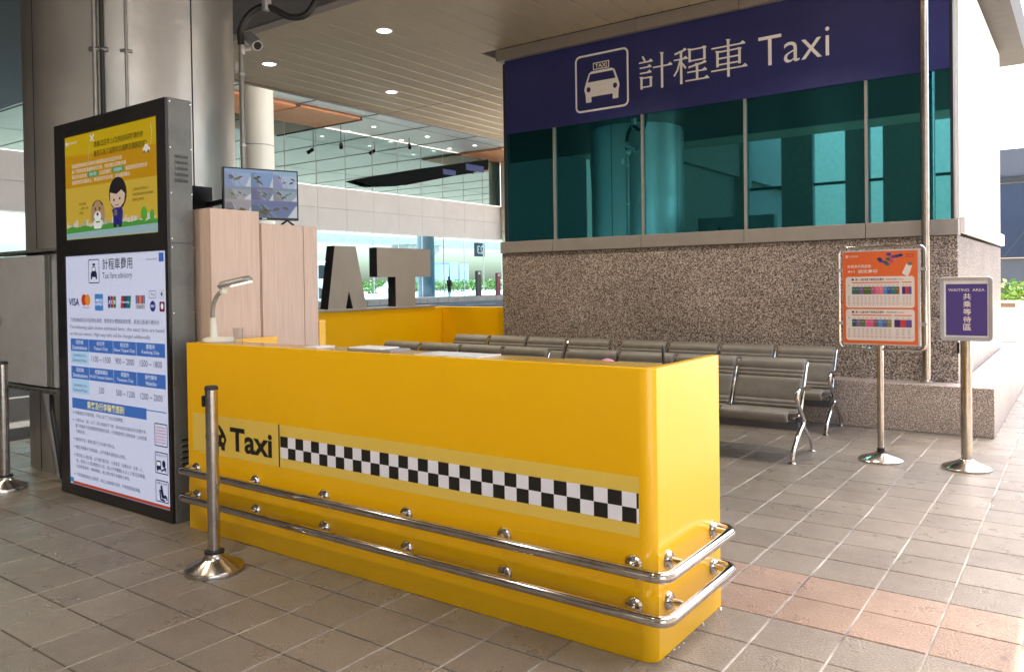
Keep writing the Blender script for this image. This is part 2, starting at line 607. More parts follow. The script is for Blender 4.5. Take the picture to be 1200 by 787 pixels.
for k, (vis, x0, x1, y0, y1, pink) in enumerate(tiles):
    w, h = x1 - x0, y1 - y0
    dz = random.uniform(-0.0008, 0.0006)
    cx, cy = (x0 + x1) / 2, (y0 + y1) / 2
    if k < 300 and vis > 0:
        key = (round(w, 3), round(h, 3), pink)
        if key not in TM:
            b = nb()
            tile_geo(b, w, h)
            me = bpy.data.meshes.new('tile')
            b.to_mesh(me)
            b.free()
            me.materials.append(M_PINK if pink else M_TILE)
            TM[key] = me
        o = bpy.data.objects.new('tile', TM[key])
        COL.objects.link(o)
        o.parent = floor
        o.location = (cx, cy, dz)
        o.rotation_euler = (random.gauss(0, 0.0012), random.gauss(0, 0.0012), random.gauss(0, 0.0015))
    else:
        tile_geo(rest, w, h, cx, cy, dz, 1 if pink else 0)
obj('tile_field', rest, [M_TILE, M_PINK], floor, kind='stuff')
gl = nb()
for gx in XL[1:-1]:
    bx(gl, gx - 0.0042, gx + 0.0042, FY0, FY1, -0.0034, -0.0022)
obj('pale_joints', gl, M_GROUTL, floor, kind='stuff')

# ---- road, kerb and far pavement on the terminal side
obj('road', bx(nb(), -43.2, FX0 - 0.17, -60, 75, -0.29, -0.14), M_ASPH, kind='structure')
box('kerb', FX0 - 0.165, FX0 - 0.025, -8, 40, -0.28, -0.005, M_CONC, bevel=0.012, kind='structure')
lm = nb()
for xx in (-12.4, -20, -28, -36):
    for k in range(14):
        bx(lm, xx - 0.08, xx + 0.08, -4 + k * 6, -0.5 + k * 6, -0.139, -0.136)
bx(lm, -8.75, -8.6, -20, 60, -0.139, -0.136)
obj('road_marking', lm, M_PAINT, kind='structure')
box('pavement', -75, -43.0, -40, 130, -0.28, 0.22, M_CONC, bevel=0.02, kind='structure')
obj('forecourt', bx(nb(), FX0, 60, FY1 + 0.03, 60, -0.29, -0.01), plain('pale_paving', (0.60, 0.57, 0.50), 0.6, 0, 0.1, 1.2), kind='structure')
obj('side_pavement', bx(nb(), FX1 + 0.03, 60, -60, FY1 + 0.02, -0.29, -0.012), plain('pale_paving2', (0.55, 0.52, 0.46), 0.7, 0, 0.12, 1.2), kind='structure')
obj('front_road', bx(nb(), FX0, FX1, -60, FY0 - 0.03, -0.29, -0.14), M_ASPH, kind='structure')

# ---- ceiling over the waiting area
ZC = 4.38
CX0, CXE = -9.95, -0.52  # right roof edge is unseen, placed to bring sky light onto the floor
CXR = -0.68           # narrower roof over the passage, unseen edge shaped to let sun in
_cb = bx(nb(), CX0, CXE, 1.6, 8.9, ZC + 0.03, ZC + 0.5)
bx(_cb, CX0, 6.0, -0.5, 1.599, ZC + 0.03, ZC + 0.5)  # unseen front roof, run further right to cut light on the counter
bx(_cb, CX0, CXR, 8.901, 13.5, ZC + 0.03, ZC + 0.5)
ceiling = obj('ceiling', _cb, M_CEILB, kind='structure')
PW = 0.32
def plank(x0, x1, y0, y1):
    b = nb()
    bx(b, x0 + 0.006, x1 - 0.006, y0 + 0.005, y1 - 0.005, ZC, ZC + 0.028, 0.004, 1)
    o = obj('plank', b, M_CEIL, ceiling)
x = CX0 + 0.06
xs = []
while x < CXE - 0.1:
    xs.append(x)
    x += PW
for x in xs:
    x1 = min(x + PW, CXE)
    if x1 < -6.1:
        plank(x, x1, 5.32, 9.985)
        plank(x, x1, 9.985, 13.45)
    elif x < -1.0:
        plank(x, x1, 5.32, 8.17)
    else:
        plank(x, x1, 5.32, 8.17)
        plank(x, x1, 8.17, 8.89)
        if x1 < CXR + 0.05:
            plank(x, x1, 8.89, 13.45)
obj('front_planks', bx(nb(), CX0 + 0.06, 5.98, -0.48, 1.59, ZC, ZC + 0.028), M_CEIL, ceiling)
obj('added_rear_roof', bx(nb(), CX0, 6.0, -10.3, -0.51, 8.0, 8.4), M_CEIL, kind='structure')  # unseen roof added against rear light, set high for the window reflections
box('edge_trim', CX0 - 0.03, CX0 + 0.05, 2.0, 13.47, ZC - 0.02, ZC + 0.2, M_TRIM, ceiling)
# dark beam that the big column carries
box('beam', -14.0, -0.56, 1.95, 5.17, 4.10, ZC + 0.026, M_SOFF, ceiling, 0.01)
box('beam_trim', -9.88, -0.58, 5.175, 5.31, 4.095, ZC + 0.024, M_TRIM, ceiling, 0.006)

# ---- high hall ceiling beyond, over the road
UZ = 12.95
upper = obj('upper_ceiling', bx(nb(), -46.8, -11, -25, 150, UZ, UZ + 0.6), M_UPC, kind='structure')
for k in range(-6, 20):
    y = 38.4 - 5.35 + 5.35 * k
    box('joint_strip', -46.6, -14, y - 0.04, y + 0.04, UZ - 0.03, UZ - 0.004, M_BROWN, upper, 0)
for xx in (-40.3, -27.7):
    box('joint_strip', xx - 0.04, xx + 0.04, -20, 148, UZ - 0.034, UZ - 0.031, M_BROWN, upper, 0)
box('wood_panel', -46.5, -40.5, 33.2, 38.3, UZ - 0.16, UZ - 0.04, M_ORANGEW, upper, 0.01)
sb = nb()
for k in range(34):
    xx = -46.4 + k * 0.172
    bx(sb, xx, xx + 0.1, 27.9, 32.9, UZ - 0.2, UZ - 0.04)
obj('wood_slats', sb, M_ORANGEW, upper, kind='stuff')
sb = nb()
for k in range(30):
    yy = 38.38
    xx = -46.4 + k * 0.2
    bx(sb, xx, xx + 0.1, yy, yy + 0.12, UZ - 0.22, UZ - 0.04)
obj('slat_ends', sb, M_BROWN, upper, kind='stuff')
box('wood_panel', -46.5, -40.5, 54.6, 66, UZ - 0.16, UZ - 0.04, M_ORANGEW, upper, 0.01)

# ================================================================== BUILDINGS
# ---- taxi office building
BY = 8.22
bd = root('office_building', 'granite clad building with teal glass windows behind the waiting benches', 'building', (-3.5, 9, 0))
box('granite_wall', -6.118, -0.956, BY, 12.6, 0.0, 1.775, M_GRAN, bd, 0.006)
lg = nb()
prism(lg, [(-6.1, 7.935), (-0.655, 7.935), (-0.655, 12.62), (-0.952, 12.62), (-0.952, BY - 0.003), (-6.1, BY - 0.003)], 'z', 0.0, 0.43, 0.008)
obj('ledge', lg, M_GRAN2, bd)
MX = [-6.05, -5.32, -4.12, -2.925, -1.732, -1.0]
for a, b in zip([-6.125] + MX[1:-1], MX[1:-1] + [-0.945]):
    box('sill_panel', a + 0.003, b - 0.003, BY - 0.03, BY + 0.15, 1.779, 1.925, M_TRIM, bd, 0.004)
core = obj('inner_core', bx(nb(), -6.03, -1.03, BY + 0.16, 12.5, 1.78, ZC - 0.01), M_DARK, bd)
for a, b in zip(MX, MX[1:]):
    p = obj('window_pane', bx(nb(), a + 0.014, b - 0.014, BY + 0.05, BY + 0.062, 1.93, 3.32), M_GLASST, bd)
for xx in MX[1:-1]:
    box('mullion', xx - 0.013, xx + 0.013, BY + 0.02, BY + 0.07, 1.927, 3.31, M_TRIM, bd, 0.003)
box('corner_post', -6.075, -6.04, BY + 0.01, BY + 0.4, 1.93, 4.2, M_DARK, bd, 0.004)
box('corner_post', -1.012, -0.985, BY + 0.01, BY + 0.12, 1.927, 4.2, M_DARK, bd, 0.004)
for a, b in ((-6.14, -5.35), (-5.35, -4.15), (-4.15, -2.95), (-2.95, -1.75), (-1.75, -0.98)):
    box('fascia_panel', a + 0.003, b - 0.003, BY - 0.05, BY + 0.12, 4.236, ZC - 0.004, M_TRIM, bd, 0.003)
box('side_backing', -1.028, -0.984, BY + 0.13, 12.55, 1.93, ZC - 0.006, M_WCLAD, bd, 0.003)
YS = [BY + 0.14, 9.2, 10.3, 11.4, 12.56]
ZS = [1.93, 2.75, 3.56, ZC - 0.008]
for a, b in zip(YS, YS[1:]):
    for c, d in zip(ZS, ZS[1:]):
        box('cladding_panel', -0.982, -0.956, a + 0.004, b - 0.004, c + 0.004, d - 0.004, M_WCLAD, bd, 0.003)
box('cornice', -0.954, -0.91, BY + 0.15, 12.58, 1.80, 1.95, M_WCLAD, bd, 0.006)

# ---- blue sign
sg = root('taxi_sign', 'long dark blue sign with white car pictogram reading Taxi above the windows', 'sign', (-3.5, BY, 3.3))
sp = box('sign_panel', -6.045, -1.015, BY + 0.012, BY + 0.045, 3.302, 4.232, M_SIGNB, sg, 0.003)
pr = front_print(BY + 0.012, base=0.0006)
o_, i_, w_ = 0.0, 0.0, 0.026
def ring(pr, u0, v0, u1, v1, r, w, m, l=0, n=6):
    def rr(u0, v0, u1, v1, r):
        out = []
        for cx, cy, a in ((u1 - r, v1 - r, 0), (u0 + r, v1 - r, 90), (u0 + r, v0 + r, 180), (u1 - r, v0 + r, 270)):
            for k in range(n + 1):
                t = R(a + 90 * k / n)
                out.append((cx + r * math.cos(t), cy + r * math.sin(t)))
        return out
    A, B = rr(u0, v0, u1, v1, r), rr(u0 + w, v0 + w, u1 - w, v1 - w, max(r - w, 0.002))
    for k in range(len(A)):
        k2 = (k + 1) % len(A)
        pr.poly([A[k], A[k2], B[k2], B[k]], m, l)
ring(pr, -4.99, 3.42, -4.272, 4.10, 0.07, 0.024, M_SIGNW)
body = [(-4.844, 3.53), (-4.847, 3.616), (-4.866, 3.69), (-4.845, 3.757), (-4.8, 3.872), (-4.765, 3.892), (-4.487, 3.892), (-4.452, 3.868), (-4.41, 3.75), (-4.391, 3.69), (-4.406, 3.616), (-4.409, 3.53), (-4.484, 3.53), (-4.484, 3.592), (-4.768, 3.592), (-4.768, 3.53)]
pr.poly(body, M_SIGNW, 0)
pr.poly([(-4.782, 3.862), (-4.476, 3.862), (-4.443, 3.768), (-4.815, 3.768)], M_SIGNB, 1)
pr.ell(-4.806, 3.682, 0.027, 0.031, M_SIGNB, 1)
pr.ell(-4.45, 3.682, 0.027, 0.031, M_SIGNB, 1)
pr.rect(-4.742, 3.903, -4.525, 3.988, M_SIGNW, 0)
pr.rect(-4.731, 3.914, -4.536, 3.977, M_DARK, 1)
pr.text('TAXI', -4.712, 3.922, -4.555, 3.969, M_SIGNW, 2, 0.02)
pr.build('car_pictogram', sg)
STROKES = [[(-4.094, 3.95), (-4.061, 3.89)], [(-4.14, 3.881), (-3.968, 3.881)], [(-4.13, 3.821), (-3.984, 3.821)], [(-4.129, 3.76), (-3.985, 3.76)], [(-4.110, 3.713), (-4.110, 3.578)], [(-4.119, 3.703), (-3.98, 3.703)], [(-3.993, 3.7), (-3.993, 3.593)], [(-4.108, 3.6), (-3.987, 3.6)], [(-3.966, 3.803), (-3.731, 3.803)], [(-3.855, 3.949), (-3.855, 3.56)],
 [(-3.702, 3.901), (-3.573, 3.933)], [(-3.713, 3.837), (-3.548, 3.837)], [(-3.625, 3.918), (-3.625, 3.563)], [(-3.635, 3.827), (-3.669, 3.723), (-3.711, 3.662)], [(-3.615, 3.791), (-3.569, 3.728)], [(-3.525, 3.927), (-3.525, 3.785)], [(-3.538, 3.919), (-3.334, 3.919)], [(-3.354, 3.926), (-3.354, 3.79)], [(-3.522, 3.798), (-3.339, 3.798)], [(-3.54, 3.731), (-3.345, 3.762)], [(-3.555, 3.678), (-3.329, 3.678)], [(-3.577, 3.588), (-3.305, 3.588)], [(-3.44, 3.755), (-3.44, 3.582)],
 [(-3.276, 3.884), (-2.906, 3.884)], [(-3.088, 3.947), (-3.088, 3.556)], [(-3.208, 3.843), (-3.208, 3.676)], [(-3.216, 3.836), (-2.949, 3.836)], [(-2.966, 3.839), (-2.966, 3.678)], [(-3.206, 3.765), (-2.966, 3.765)], [(-3.206, 3.7), (-2.966, 3.7)], [(-3.281, 3.643), (-2.884, 3.643)]]
pr = front_print(BY + 0.012, base=0.0006, step=0.0004)
SERIF = {1, 2, 3, 8, 11, 20, 21, 23, 30}
for k, s in enumerate(STROKES):
    hor = abs(s[0][1] - s[-1][1]) < 0.01
    ver = abs(s[0][0] - s[-1][0]) < 0.01
    w = 0.017 if hor else 0.029 if ver else 0.022
    for a, b in zip(s, s[1:]):
        pr.line(*a, *b, w, M_SIGNW, 1 if ver else 0 if hor else 2)
    if k in SERIF:
        (a0, b0), (a1, b1) = s
        pr.poly([(a1 - 0.058, b1 + 0.006), (a1 - 0.022, b1 + 0.030), (a1 + 0.004, b1 - 0.004), (a1 - 0.004, b1 - 0.0085)], M_SIGNW, 3)
    elif ver:
        a0, b0 = s[0]
        pr.poly([(a0 - 0.026, b0 + 0.012), (a0 - 0.012, b0 - 0.02), (a0 + 0.015, b0 - 0.02), (a0 + 0.024, b0 + 0.004)], M_SIGNW, 3)
    elif not hor and len(s) == 2 and k not in (0, 14):
        a1, b1 = s[1]
        pr.poly([(a1 - 0.03, b1 + 0.012), (a1 - 0.004, b1 + 0.022), (a1 + 0.016, b1 - 0.002), (a1 - 0.01, b1 - 0.014)], M_SIGNW, 3)
pr.build('chinese_lettering', sg)
pr = front_print(BY + 0.012, base=0.0006)
pr.text('Taxi', -2.765, 3.598, -2.058, 3.906, M_SIGNW, 0, -0.006)
pr.build('latin_lettering', sg)

# ---- steel pole on the ledge
po = root('steel_pole', 'tall thin stainless steel pole standing on the granite ledge', 'pole', (-1.2, 8.10, 0.43))
obj('shaft', tube(nb(), [(-1.2, 8.10, 0.43), (-1.2, 8.10, ZC - 0.002)], 0.038, 20), M_STEEL, po, True)
obj('base_collar', lathe(nb(), [(0.039, 0.03), (0.055, 0.02), (0.055, 0.0), (0.0, 0.0)], (-1.2, 8.10, 0.431)), M_STEEL, po, True)

# ---- terminal facade across the road
FX = -45.0
fc = root('terminal_facade', 'long glazed terminal front with white panel band across the road', 'building', (FX, 40, 0.2))
PY = [60.5 - 2.78 * k for k in range(17, -1, -1)]
for a, b in zip(PY, PY[1:]):
    for c, d in ((5.45, 7.05), (7.05, 8.62)):
        box('band_panel', FX - 0.25, FX, a + 0.009, b - 0.009, c + 0.009, d - 0.009, M_WHITEP, fc, 0.0)
    obj('upper_pane', bx(nb(), FX - 0.12, FX - 0.1, a + 0.02, b - 0.02, 8.66, UZ - 0.05), M_GLASSU, fc)
    obj('lower_pane', bx(nb(), FX - 0.12, FX - 0.1, a + 0.02, b - 0.02, 0.3, 5.42), M_GLASSC, fc)
    box('mullion', FX - 0.14, FX - 0.06, a - 0.025, a + 0.018, 0.24, 5.44, M_FRAMES, fc, 0)
    box('glazing_joint', FX - 0.13, FX - 0.085, a - 0.02, a + 0.018, 8.65, UZ - 0.05, M_TRIM, fc, 0)
obj('band_backing', bx(nb(), FX - 0.6, FX - 0.26, PY[0], PY[-1], 5.44, 8.64), M_CONC, fc)
box('base_rail', FX - 0.1, FX + 0.25, PY[0], PY[-1], 0.225, 0.32, M_FRAMES, fc, 0)
bo = root('mirrored_board', 'long dark board with blue screens, a reflection in the upper terminal glazing modelled solid', 'board', (FX + 0.6, 52, 10))  # board reflected in the upper glass, modelled as a solid slanted shape
zb = 9.2
b = nb()
prism(b, [(41.5, 9.25), (43.5, 9.0), (47.0, 9.4), (51.0, 10.3), (57.9, 11.8), (57.9, 12.75), (49.4, 11.05), (42.8, 9.6)], 'x', FX + 0.3, FX + 0.5)
obj('board_body', b, plain('matt_board', (0.008, 0.011, 0.011), 0.9, spec=0.1), bo)
for y0, y1, z0, z1 in ((51.5, 53.2, 10.75, 11.2), (54.6, 57.2, 11.45, 12.0)):
    box('blue_screen', FX + 0.5, FX + 0.52, y0, y1, z0, z1, ink((0.02, 0.06, 0.25), 0.5), bo, 0)
obj('hanger', bx(nb(), FX - 0.1, FX + 0.3, 57.0, 57.1, 12.0, 12.1), M_DARK, bo)

# columns of the hall
def round_col(name, label, x, y, z0, z1, r, m):
    c = root(name, label, 'column', (x, y, z0))
    obj('shaft', lathe(nb(), [(0, z0), (r, z0), (r, z1), (0, z1)], (x, y, 0), seg=32), m, c, True)
    b = nb()
    lathe(b, [(r + 0.008, z0 + 3.0), (r + 0.008, z0 + 3.03)], (x, y, 0), seg=32)
    lathe(b, [(r + 0.008, z0 + 6.0), (r + 0.008, z0 + 6.03)], (x, y, 0), seg=32)
    obj('joint_ring', b, M_TRIM, c)
    return c
round_col('hall_column', 'cream round column rising behind the wall monitor', -21.5, 15.85, -0.14, UZ - 0.001, 0.52, M_CREAM)
round_col('hall_column', 'cream round column at far right end of the terminal glazing', -44.4, 60.9, 0.22, UZ - 0.002, 0.78, M_CREAM)
round_col('hall_column', 'grey round column inside the lower terminal glazing right of letter T', -46.4, 51.3, 0.22, 8.6, 0.75, plain('grey_column', (0.2, 0.24, 0.25), 0.4))

# ---- big column beside the kiosk
PC = Vector((-6.575, 3.61, 0))
PR = 0.81
col = root('clad_column', 'huge round metal clad column behind the fare kiosk', 'column', (PC.x, PC.y, 0))
seams = [R(a) for a in (-89, 3, 95, 183, 271)]
for a0, a1 in zip(seams, seams[1:]):
    b = nb()
    n = 16
    lo, hi = [], []
    for k in range(n + 1):
        t = a0 + 0.008 + (a1 - a0 - 0.016) * k / n
        rr = PR - (0.006 if k in (0, n) else 0)
        lo.append(b.verts.new((PC.x + rr * math.cos(t), PC.y + rr * math.sin(t), 0.0)))
        hi.append(b.verts.new((PC.x + rr * math.cos(t), PC.y + rr * math.sin(t), 4.099)))
    for k in range(n):
        b.faces.new((lo[k], lo[k + 1], hi[k + 1], hi[k]))
    obj('cladding_panel', b, M_COLM, col, True)
obj('inner_shaft', lathe(nb(), [(PR - 0.018, 0), (PR - 0.018, 4.098)], PC, seg=48), M_DARK, col, True)
def on_col(ang, r):
    return PC.x + r * math.cos(R(ang)), PC.y + r * math.sin(R(ang))
def conduit(name, label, ang, z0, z1, r, m, off=0.02):
    c = root(name, label, 'pipe', (*on_col(ang, PR + off), z0))
    x, y = on_col(ang, PR + off)
    obj('pipe', tube(nb(), [(x, y, z0), (x, y, z1)], r, 10), m, c, True)
    for k in range(3):
        z = z0 + (z1 - z0) * (0.15 + 0.35 * k)
        b = nb()
        ux, uy = on_col(ang, PR + 0.004)
        tx, ty = -math.sin(R(ang)), math.cos(R(ang))
        tube(b, [(ux - tx * 0.04, uy - ty * 0.04, z), (x, y, z), (ux + tx * 0.04, uy + ty * 0.04, z)], r * 1.15, 8)
        obj('clip', b, M_PIPE, c)
    return c
conduit('conduit', 'pair left pipe running down the clad column above the kiosk', -46.9, 2.3, 4.09, 0.017, M_PIPE)
conduit('cable', 'black cable beside the left pipe on the clad column', -43.4, 2.3, 4.09, 0.016, M_CABLE, 0.018)
conduit('conduit', 'single thin pipe on the clad column right of the black cable', -31.9, 2.3, 4.09, 0.011, M_PIPE)

# ================================================================== OBJECTS
# ---- information kiosk
KX0, KX1, KY0, KY1, KZ = -5.775, -4.385, 2.60, 2.765, 2.525
ki = root('information_kiosk', 'tall dark kiosk with yellow screen above a lit taxi fare panel', 'kiosk', (-5.08, 2.68, 0))
box('cabinet', KX0, KX1, KY0 + 0.012, KY1, 0.0, KZ, M_KSIDE, ki, 0.006)
fr = nb()
def frame_rects(bm, x0, x1, z0, z1, holes, y0, y1):
    zs = [z0]
    for a, b_, c, d in holes:
        bx(bm, x0, a, y0, y1, c, d)
        bx(bm, b_, x1, y0, y1, c, d)
    cuts = sorted(holes, key=lambda h: h[2])
    zz = z0
    for a, b_, c, d in cuts:
        bx(bm, x0, x1, y0, y1, zz, c)
        zz = d
    bx(bm, x0, x1, y0, y1, zz, z1)
frame_rects(fr, KX0 + 0.002, KX1 - 0.002, 0.004, KZ - 0.004, [(-5.633, -4.487, 1.732, 2.425), (-5.655, -4.418, 0.075, 1.622)], KY0 - 0.004, KY0 + 0.0118)
obj('front_frame', fr, M_KBLACK, ki)
scr = obj('display_screen', bx(nb(), -5.632, -4.488, KY0 + 0.002, KY0 + 0.0115, 1.733, 2.424), ink(rgb(198, 168, 12), 0.62), ki)
PF = KY0 + 0.002
pr = front_print(PF, base=0.0006, step=0.0004)
E1 = 0.62
cY2, cY3 = ink(rgb(192, 142, 8), E1), ink(rgb(205, 175, 62), E1)
cGrn, cBlu, cWht, cBlk = ink(rgb(70, 155, 60), E1), ink(rgb(150, 185, 195), E1), ink(rgb(225, 225, 220), E1), ink(rgb(40, 32, 18), 0.4)
pr.poly([(-5.63, 2.295), (-4.49, 2.262), (-4.49, 2.07), (-5.63, 2.08)], cY2, 0)
pr.poly([(-5.63, 2.08), (-4.49, 2.07), (-4.49, 1.80), (-5.63, 1.80)], cY3, 0)
pr.rect(-5.63, 1.736, -4.49, 1.80, cBlu, 1)
gp = [(-5.63, 1.775)]
for k in range(25):
    u = -5.63 + 1.14 * k / 24
    gp.append((u, 1.806 + 0.014 * abs(math.sin(k * 0.9))))
gp.append((-4.49, 1.795))
gp.append((-4.49, 1.79))
pr.poly(gp, cGrn, 3)
cCity = ink(rgb(205, 205, 195), 0.65)
rr_ = random.Random(3)
u = -5.62
while u < -4.52:
    w = rr_.uniform(0.015, 0.035)
    pr.rect(u, 1.80, u + w, 1.815 + rr_.uniform(0.01, 0.05), cCity if rr_.random() < 0.7 else ink(rgb(170, 175, 170), 0.6), 2)
    u += w * rr_.uniform(1.0, 1.5)
for tu, ts in ((-4.645, 1.0), (-4.555, 0.75)):
    pr.ell(tu, 1.80 + 0.052 * ts, 0.036 * ts, 0.045 * ts, ink(rgb(85, 170, 60), E1), 4)
    pr.rect(tu - 0.003, 1.795, tu + 0.003, 1.83, cGrn, 4)
pr.text('凌晨0點至早上6點飛抵桃園機場的你', -5.24, 2.318, -4.64, 2.358, cBlk, 3, 0.012)
pr.text('是否又為了返國的交通費用傷腦筋呢？', -5.24, 2.258, -4.60, 2.298, cBlk, 3, 0.012)
pr.text('桃園國際機場計程車共乘服務自即日起至年底', -5.54, 2.208, -4.89, 2.235, cWht, 3)
pr.text('為了提供旅客更便利的交通，特別推出深夜共乘', -5.54, 2.172, -4.84, 2.199, cWht, 3)
pr.text('歡迎多加利用', -5.54, 2.136, -5.34, 2.163, cWht, 3)
pr.rect(-5.325, 2.132, -5.19, 2.168, ink(rgb(50, 150, 110), E1), 3, 0.012)
pr.text('共乘計程車', -5.305, 2.138, -5.21, 2.162, cWht, 4)
pr.text('以及定額的', -5.17, 2.136, -5.03, 2.163, cWht, 3)
pr.rect(-5.01, 2.132, -4.87, 2.168, ink(rgb(50, 150, 110), E1), 3, 0.012)
pr.text('夜間優惠車', -4.99, 2.138, -4.89, 2.162, cWht, 4)
pr.text('讓返國旅客的回家更方便', -4.85, 2.136, -4.60, 2.163, cWht, 3)
pr.text('服務時間至清晨為止，歡迎旅客多加利用，詳洽服務櫃台', -5.54, 2.098, -4.80, 2.125, cWht, 3)
pr.text('旅途愉快', -5.59, 2.372, -5.46, 2.388, cWht, 3)
for a in range(5):
    t = R(90 + 72 * a)
    pr.line(-5.605, 2.38, -5.605 + 0.02 * math.cos(t), 2.38 + 0.02 * math.sin(t), 0.006, cWht, 3)
pr.line(-5.285, 2.365, -5.235, 2.405, 0.012, cWht, 3)
pr.line(-5.285, 2.405, -5.235, 2.36, 0.010, cWht, 4)
for k in range(9):
    a = k / 8
    pr.line(-4.545 - 0.05 * (a - 0.5) ** 2, 2.40 - 0.13 * a, -4.545 - 0.05 * (a - 0.45) ** 2, 2.39 - 0.13 * a, 0.004, cWht, 3)
    pr.line(-5.30 - 0.01 * a, 2.33 - 0.09 * a, -5.301 - 0.01 * a, 2.324 - 0.09 * a, 0.003, cWht, 3)
pr.rect(-4.645, 2.225, -4.565, 2.252, cWht, 4, 0.01)
pr.ell(-4.605, 2.254, 0.024, 0.016, cWht, 5)
pr.ell(-4.628, 2.226, 0.009, 0.009, ink(rgb(60, 60, 70), E1), 6)
pr.ell(-4.582, 2.226, 0.009, 0.009, ink(rgb(60, 60, 70), E1), 6)
for i, t in enumerate(('上車前記得先到', '共乘服務櫃台詢問喔', '路線及費用')):
    pr.text(t, -4.775, 2.0 - 0.032 * i, -4.775 + 0.026 * len(t), 2.018 - 0.032 * i, cBlk, 3)
for i, t in enumerate(('回家囉', '一路平安', '旅客')):
    pr.text(t, -5.45, 1.955 - 0.03 * i, -5.45 + 0.03 * len(t), 1.972 - 0.03 * i, cBlk, 3)
pr.build('screen_text', scr)
# generic cartoon person and dog on the screen
pr = front_print(PF, base=0.0042, step=0.0004)
skin, navy, blk, tan = ink(rgb(205, 180, 160), 0.7), ink(rgb(35, 35, 120), 0.7), ink(rgb(28, 26, 34), 0.5), ink(rgb(165, 135, 100), 0.7)
wh = ink(rgb(215, 220, 220), 0.75)
pr.ell(-4.945, 1.998, 0.108, 0.105, blk, 0)
pr.poly([(-5.04, 2.01), (-5.035, 1.945), (-4.99, 1.91), (-4.92, 1.908), (-4.87, 1.94), (-4.855, 1.99), (-4.90, 2.02), (-4.96, 1.995)], skin, 1)
pr.ell(-4.99, 1.96, 0.01, 0.008, blk, 2)
pr.ell(-4.92, 1.965, 0.01, 0.008, blk, 2)
pr.line(-4.98, 1.925, -4.935, 1.928, 0.005, blk, 2)
pr.poly([(-5.005, 1.80), (-5.005, 1.87), (-5.02, 1.90), (-4.97, 1.913), (-4.90, 1.913), (-4.885, 1.88), (-4.9, 1.80)], navy, 1)
pr.line(-4.952, 1.80, -4.952, 1.835, 0.006, blk, 2)
pr.rect(-5.0, 1.788, -4.965, 1.802, blk, 2)
pr.rect(-4.94, 1.788, -4.905, 1.802, blk, 2)
pr.rect(-4.99, 1.862, -4.955, 1.898, ink(rgb(120, 110, 100), 0.6), 2)
pr.ell(-5.2, 1.905, 0.082, 0.07, blk, 0)
pr.ell(-5.2, 1.91, 0.062, 0.062, tan, 1)
pr.ell(-5.268, 1.885, 0.022, 0.055, tan, 1)
pr.ell(-5.132, 1.885, 0.022, 0.055, tan, 1)
pr.ell(-5.2, 1.868, 0.046, 0.034, wh, 2)
pr.ell(-5.2, 1.884, 0.013, 0.011, blk, 3)
pr.ell(-5.228, 1.918, 0.008, 0.01, blk, 3)
pr.ell(-5.172, 1.918, 0.008, 0.01, blk, 3)
pr.rect(-5.255, 1.79, -5.15, 1.845, wh, 1, 0.02)
pr.rect(-5.225, 1.828, -5.17, 1.838, cGrn, 3)
pr.build('screen_cartoon', scr)

lb = obj('fare_panel', bx(nb(), -5.654, -4.419, KY0 + 0.002, KY0 + 0.0115, 0.076, 1.621), mat('lit_panel', (0.2, 0.2, 0.22), 0.16, em=0.62 * ES, emcol=(0.62, 0.70, 0.98)), ki)
pr = front_print(PF, base=0.0006, step=0.0004)
dk, dbl, tb, lbq = ink(rgb(45, 45, 60)), ink(rgb(40, 45, 105), 0.25), ink(rgb(60, 110, 190), 0.7), ink(rgb(165, 205, 240), 0.75)
pw = ink(rgb(225, 232, 248), 0.8)
ring(pr, -5.345, 1.436, -5.203, 1.594, 0.012, 0.006, dbl, 0)
pr.poly([(-5.315, 1.462), (-5.315, 1.50), (-5.30, 1.516), (-5.295, 1.545), (-5.255, 1.545), (-5.25, 1.516), (-5.235, 1.50), (-5.235, 1.462), (-5.252, 1.462), (-5.252, 1.477), (-5.298, 1.477), (-5.298, 1.462)], dbl, 0)
pr.rect(-5.29, 1.517, -5.26, 1.538, pw, 1)
pr.rect(-5.29, 1.55, -5.258, 1.566, dbl, 0)
pr.build('taxi_symbol', lb)
pr = front_print(PF, base=0.0006, step=0.0004)
pr.text('計程車費用', -5.16, 1.522, -4.795, 1.595, dk, 1, 0.006)
pr.text('Taxi fare advisory', -5.165, 1.452, -4.80, 1.505, dk, 1)
pr.build('panel_title', lb)
pr = front_print(PF, base=0.0006, step=0.0004)
pr.text('Sponsored by', -4.63, 1.566, -4.51, 1.582, dk, 1)
pr.rect(-4.495, 1.557, -4.442, 1.61, tb, 1)
pr.build('sponsor_mark', lb)
pr = front_print(PF, base=0.0006, step=0.0004)
pr.text('VISA', -5.622, 1.288, -5.478, 1.338, ink(rgb(30, 45, 120), 0.3), 1, 0.025)
pr.build('card_logo', lb)
pr = front_print(PF, base=0.0006, step=0.0004)
pr.ell(-5.412, 1.327, 0.036, 0.038, ink(rgb(200, 60, 40), 0.6), 1)
pr.ell(-5.363, 1.327, 0.036, 0.038, ink(rgb(235, 150, 50), 0.6), 2)
pr.text('mastercard', -5.435, 1.272, -5.34, 1.284, dk, 1)
pr.build('card_logo', lb)
pr = front_print(PF, base=0.0006, step=0.0004)
pr.rect(-5.268, 1.258, -5.163, 1.366, ink(rgb(60, 130, 200), 0.7), 1)
pr.text('AMERICAN', -5.26, 1.315, -5.17, 1.335, pw, 2, 0.02)
pr.text('EXPRESS', -5.26, 1.29, -5.17, 1.31, pw, 2, 0.02)
pr.build('card_logo', lb)
pr = front_print(PF, base=0.0006, step=0.0004)
